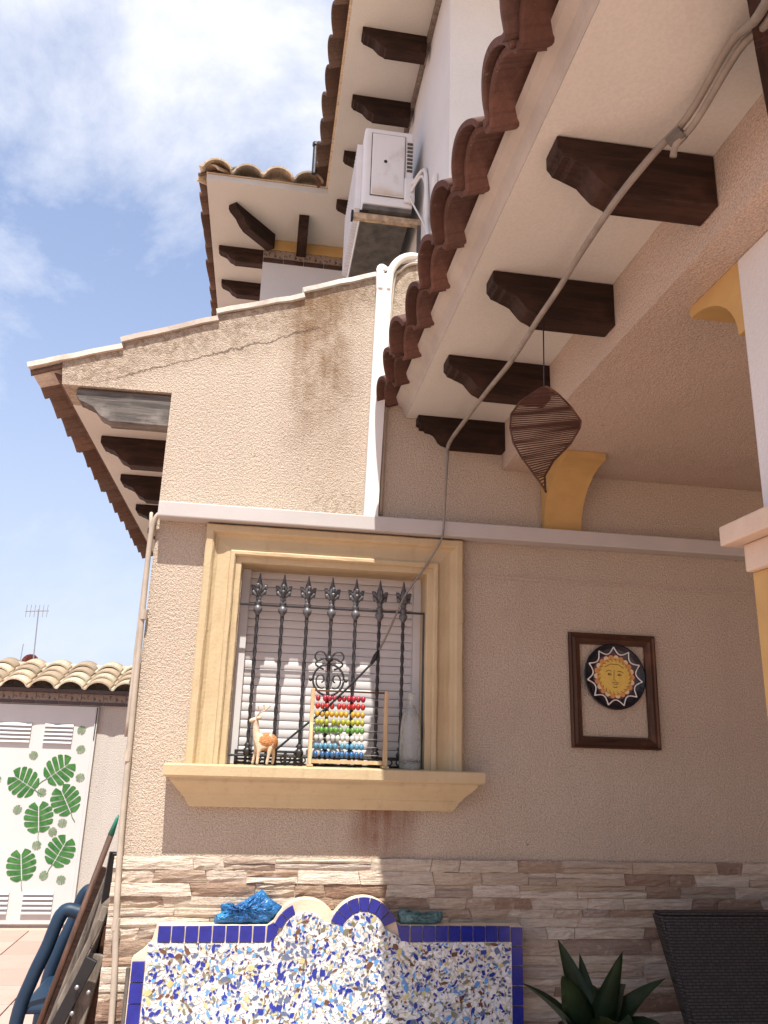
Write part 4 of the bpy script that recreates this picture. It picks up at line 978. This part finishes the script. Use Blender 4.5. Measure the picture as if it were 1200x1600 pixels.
part('second_strand', TB(catmull([(0.885, -2.75, 2.985), (0.955, -2.6, 3.085), (0.998, -2.45, 3.182), (0.995, -2.26, 3.150), (0.968, -2.21, 3.122), (0.962, -2.195, 3.09)], 6), 0.0095, 8), M_cable, PC, True)
part('tape', TB([(0.978, -2.225, 3.146), (0.960, -2.19, 3.132)], 0.021, 8), M_acd, PC)
part('plug', TB([(0.545, -0.028, 2.03), (0.532, -0.028, 2.0), (0.512, -0.03, 1.965)], [0.006, 0.013, 0.007], 8), M_black, PC, True)
part('lead', TB(catmull([(0.512, -0.03, 1.965), (0.42, -0.03, 1.865), (0.30, -0.02, 1.745), (0.19, -0.014, 1.65), (0.09, -0.008, 1.56)], 5), 0.005, 6), M_black, PC, True)
CD = thing('wall_conduit', 'beige conduit running down the left corner of the gable', 'conduit', (-0.53, -0.03, 0))
part('pipe', TB(catmull([(-0.515, -0.045, 2.625), (-0.548, -0.035, 2.58), (-0.558, -0.025, 2.42), (-0.552, -0.022, 2.0), (-0.545, -0.022, 1.6), (-0.535, -0.03, 1.2), (-0.515, -0.055, 0.9), (-0.49, -0.06, 0.6), (-0.475, -0.06, 0.1)], 6), 0.0125, 10), M_cond, CD, True)
part('pipe', TB(catmull([(-0.56, 0.12, 2.55), (-0.575, 0.06, 2.62), (-0.570, 0.0, 2.62), (-0.562, -0.012, 2.5), (-0.566, -0.006, 2.2), (-0.566, 0.0, 1.6)], 6), 0.009, 8), M_cond, CD, True)
for z_ in (2.14, 1.52, 0.86):
    part('clip', TB([(-0.548 + (0.035 if z_ < 1 else 0), -0.024 - (0.03 if z_ < 1 else 0), z_-0.022), (-0.546 + (0.035 if z_ < 1 else 0), -0.024 - (0.03 if z_ < 1 else 0), z_+0.022)], 0.0165, 10), M_cond, CD)
tag(part('metal_rod', TB([(-0.432, -0.075, 0.0), (-0.442, -0.055, 0.70)], 0.010, 8), M_acd, None), 'short grey metal rod beside the left end of the bench', 'rod')

# ------------------------------------------------------------------ broom, folded lounger and chair at the left corner
BRM = thing('broom_pole', 'brown pole with green tip leaning on the house corner', 'pole', (-0.95, 0.1, 0))
pa, pb = Vector((-0.585, 0.17, 1.262)), Vector((-0.918, 0.13, 0.0)); d = (pb-pa).normalized()
part('pole', TB([pa+d*0.085, pb], 0.0135, 10), M_pole, BRM, True)
part('tip', TB([pa, pa+d*0.02, pa+d*0.088], [0.003, 0.008, 0.0145], 10), M_green, BRM, True)
FL = thing('folded_lounger', 'folded weathered wooden lounger leaning against the side wall', 'lounger', (-0.75, 0.3, 0))
def plank(a, bq, wd, th, mat, name, twist=0.0, off=(0, 0, 0)):
    a = Vector(a); bq = Vector(bq); d = (bq-a).normalized(); s = d.cross(Vector((0, 1, 0))).normalized(); n = s.cross(d).normalized()
    s2 = s*math.cos(twist) + n*math.sin(twist); n2 = -s*math.sin(twist) + n*math.cos(twist)
    b = bmesh.new(); vs = []
    for p in (a, bq):
        for u, v in ((-1, -1), (1, -1), (1, 1), (-1, 1)): vs.append(b.verts.new(p + s2*u*wd/2 + n2*v*th/2))
    for f in ((0,1,2,3), (7,6,5,4), (0,4,5,1), (1,5,6,2), (2,6,7,3), (3,7,4,0)): b.faces.new([vs[i] for i in f])
    bmesh.ops.bevel(b, geom=list(b.edges), offset=0.003, segments=1, affect='EDGES')
    return part(name, b, mat, FL)
plank((-0.612, 0.30, 0.985), (-0.885, 0.27, 0.02), 0.042, 0.03, M_plank, 'plank', 0.2)
plank((-0.590, 0.24, 0.965), (-0.790, 0.18, 0.02), 0.050, 0.03, M_plank, 'plank', 0.1)
plank((-0.602, 0.17, 0.70), (-0.730, 0.12, 0.02), 0.060, 0.03, M_plank, 'plank', -0.1)
plank((-0.604, 0.14, 0.84), (-0.800, 0.10, 0.33), 0.026, 0.02, M_plank, 'plank', 0.2)
plank((-0.585, 0.33, 1.02), (-0.70, 0.33, 0.02), 0.070, 0.03, M_corb, 'frame_rail', 0.0)
plank((-0.590, 0.21, 1.10), (-0.640, 0.28, 0.55), 0.040, 0.03, M_black, 'hinge_bar', 0.3)
plank((-0.612, 0.09, 0.70), (-0.790, 0.09, 0.30), 0.050, 0.02, M_black, 'metal_bar', 0.0)
plank((-0.575, 0.22, 0.80), (-0.640, 0.20, 0.02), 0.045, 0.03, M_frame, 'frame_rail', 0.0)
plank((-0.596, 0.38, 1.00), (-0.845, 0.36, 0.02), 0.15, 0.02, M_corb, 'gap_shade_board', 0.0)  # dark board added behind the planks so their gaps read as shade
plank((-0.622, 0.26, 0.93), (-0.850, 0.22, 0.02), 0.022, 0.03, M_plank, 'plank', 0.15)
plank((-0.598, 0.20, 0.88), (-0.745, 0.15, 0.30), 0.030, 0.02, M_plank, 'plank', 0.1)
for x_, y_, z_ in ((-0.632, 0.150, 0.735), (-0.655, 0.078, 0.60), (-0.610, 0.10, 0.575), (-0.665, 0.095, 0.50), (-0.735, 0.078, 0.43)):
    part('bolt', LT([(0.009, -0.008), (0.009, 0.0), (0.005, 0.004)], (x_, y_-0.012, z_), 8, 'y'), M_steel, FL, True)
CH = thing('plastic_chair', 'dark blue plastic garden chair behind the folded lounger', 'chair', (-0.75, 0.75, 0))
for yy in (0.42, 0.94):
    part('arm', TB(catmull([(-0.975, yy, 0.02), (-0.955, yy, 0.38), (-0.915, yy, 0.54), (-0.868, yy, 0.67), (-0.832, yy, 0.79), (-0.80, yy, 0.825), (-0.745, yy, 0.815), (-0.66, yy, 0.80)], 6), 0.031, 10), M_chairb, CH, True)
    part('leg', TB([(-0.66, yy, 0.82), (-0.60, yy, 0.02)], 0.022, 8), M_chairb, CH, True)
b = bmesh.new(); nx = 8
G = [[b.verts.new((-0.66 + 0.03*math.sin(j/6*math.pi) - 0.0 + 0.05*(j/6), 0.42 + 0.52*i/nx, 0.40 + 0.52*(j/6) + (0.04*math.sin(i/nx*math.pi) if j == 6 else 0))) for i in range(nx+1)] for j in range(7)]
for j in range(6):
    for i in range(nx): b.faces.new((G[j][i], G[j][i+1], G[j+1][i+1], G[j+1][i]))
bmesh.ops.solidify(b, geom=list(b.faces), thickness=0.018); part('backrest', b, M_chairb, CH, True)
part('seat', BX(-0.95, -0.65, 0.42, 0.94, 0.40, 0.43, bev=0.01), M_chairb, CH)

# ------------------------------------------------------------------ sofa and agave in the shade
SF = thing('rattan_sofa', 'dark woven rattan sofa back against the stone plinth', 'sofa', (2.1, -0.4, 0))
rm = NT('black_rattan_weave', 0.45, 0.45)
br = rm.n('ShaderNodeTexBrick'); br.inputs['Scale'].default_value = 1.0; br.inputs['Mortar Size'].default_value = 0.003; br.inputs['Brick Width'].default_value = 0.034; br.inputs['Row Height'].default_value = 0.011; br.inputs['Mortar Smooth'].default_value = 0.6
mp = rm.mapping((1, 1, 1), (R(90), 0, 0)); rm.l(mp, br.inputs['Vector'])
rm.col(rm.mix(br.outputs['Fac'], rm.ramp(rm.noise(60, 3), [(0.3, (0.020, 0.018, 0.018)), (0.7, (0.060, 0.054, 0.052))]), (0.006, 0.006, 0.006)))
rm.bump(rm.math('SUBTRACT', 1.0, br.outputs['Fac']), 0.9, 0.008)
b = bmesh.new()
vs = [b.verts.new(p) for p in ((1.80, -0.52, 0.38), (2.72, -0.52, 0.38), (2.72, -0.44, 0.38), (1.80, -0.44, 0.38), (1.700, -0.38, 0.968), (2.80, -0.38, 0.972), (2.80, -0.30, 0.972), (1.700, -0.30, 0.968))]
for f in ((0,3,2,1), (4,5,6,7), (0,1,5,4), (1,2,6,5), (2,3,7,6), (3,0,4,7)): b.faces.new([vs[i] for i in f])
bmesh.ops.bevel(b, geom=list(b.edges), offset=0.014, segments=3, affect='EDGES'); part('backrest', b, rm.m, SF)
part('seat', BX(1.80, 2.72, -1.05, -0.525, 0.22, 0.40, bev=0.015), rm.m, SF)
for x_ in (1.83, 2.66):
    for y_ in (-1.0, -0.42): part('leg', BX(x_, x_+0.04, y_, y_+0.04, 0, 0.219 if y_ < -0.9 else 0.379), M_black, SF)
AG = thing('agave_plant', 'dark green agave in a pot in front of the bench end', 'plant', (1.19, -0.9, 0))
am = NT('agave_leaf', 0.45, 0.4); am.col(am.ramp(am.noise(14, 4), [(0.3, (0.020, 0.040, 0.017)), (0.7, (0.045, 0.080, 0.034))]))
part('pot', LT([(0.11, 0.0), (0.13, 0.02), (0.17, 0.42), (0.185, 0.43), (0.185, 0.47), (0.165, 0.47), (0.15, 0.43), (0.02, 0.43)], (1.19, -0.9, 0), 24), M_terr, AG, True)
part('trunk', LT([(0.035, 0.43), (0.04, 0.50), (0.05, 0.60), (0.045, 0.66), (0.02, 0.68)], (1.19, -0.9, 0), 12), am.m, AG, True)
def leaf(tip, wd, bow):
    base = Vector((1.19, -0.9, 0.60)); tip = Vector(tip); b = bmesh.new(); n = 9; rows = []
    d = tip-base; side = d.cross(Vector((0, 0, 1)))
    if side.length < 0.05 or abs(d.normalized().z) > 0.85: side = Vector((1, 0.15, 0))
    side.normalize(); nrm = side.cross(d).normalized()
    if nrm.z < 0: nrm = -nrm
    for k in range(n+1):
        t = k/n; c = base + d*t + Vector((0, 0, bow*math.sin(t*math.pi)))
        w_ = 1.5*wd*(0.55 + 0.45*math.sin(min(1, t*1.9)*math.pi/2))*max(0.0, (1-max(0, t-0.38)/0.62))**0.85 + 0.001
        rows.append([b.verts.new(c + side*w_*u + nrm*(abs(u)**1.5*w_*0.45 - 0.0)) for u in (-1, -0.5, 0, 0.5, 1)])
    for k in range(n):
        for i in range(4): b.faces.new((rows[k][i], rows[k][i+1], rows[k+1][i+1], rows[k+1][i]))
    bmesh.ops.solidify(b, geom=list(b.faces), thickness=0.006); return part('leaf', b, am.m, AG, True)
for tip, wd, bow in (((1.085, -0.86, 0.972), 0.036, 0.03), ((1.288, -0.93, 0.950), 0.040, 0.01), ((1.185, -0.80, 0.915), 0.032, 0.0), ((1.045, -1.0, 0.895), 0.040, 0.05), ((0.955, -0.84, 0.835), 0.045, 0.03), ((1.475, -0.86, 0.850), 0.045, 0.03), ((1.44, -1.05, 0.70), 0.045, 0.08), ((0.98, -1.08, 0.69), 0.045, 0.08), ((1.22, -1.15, 0.76), 0.045, 0.08), ((1.20, -0.66, 0.76), 0.045, 0.1), ((1.38, -0.74, 0.80), 0.042, 0.07)):
    leaf(tip, wd, bow)
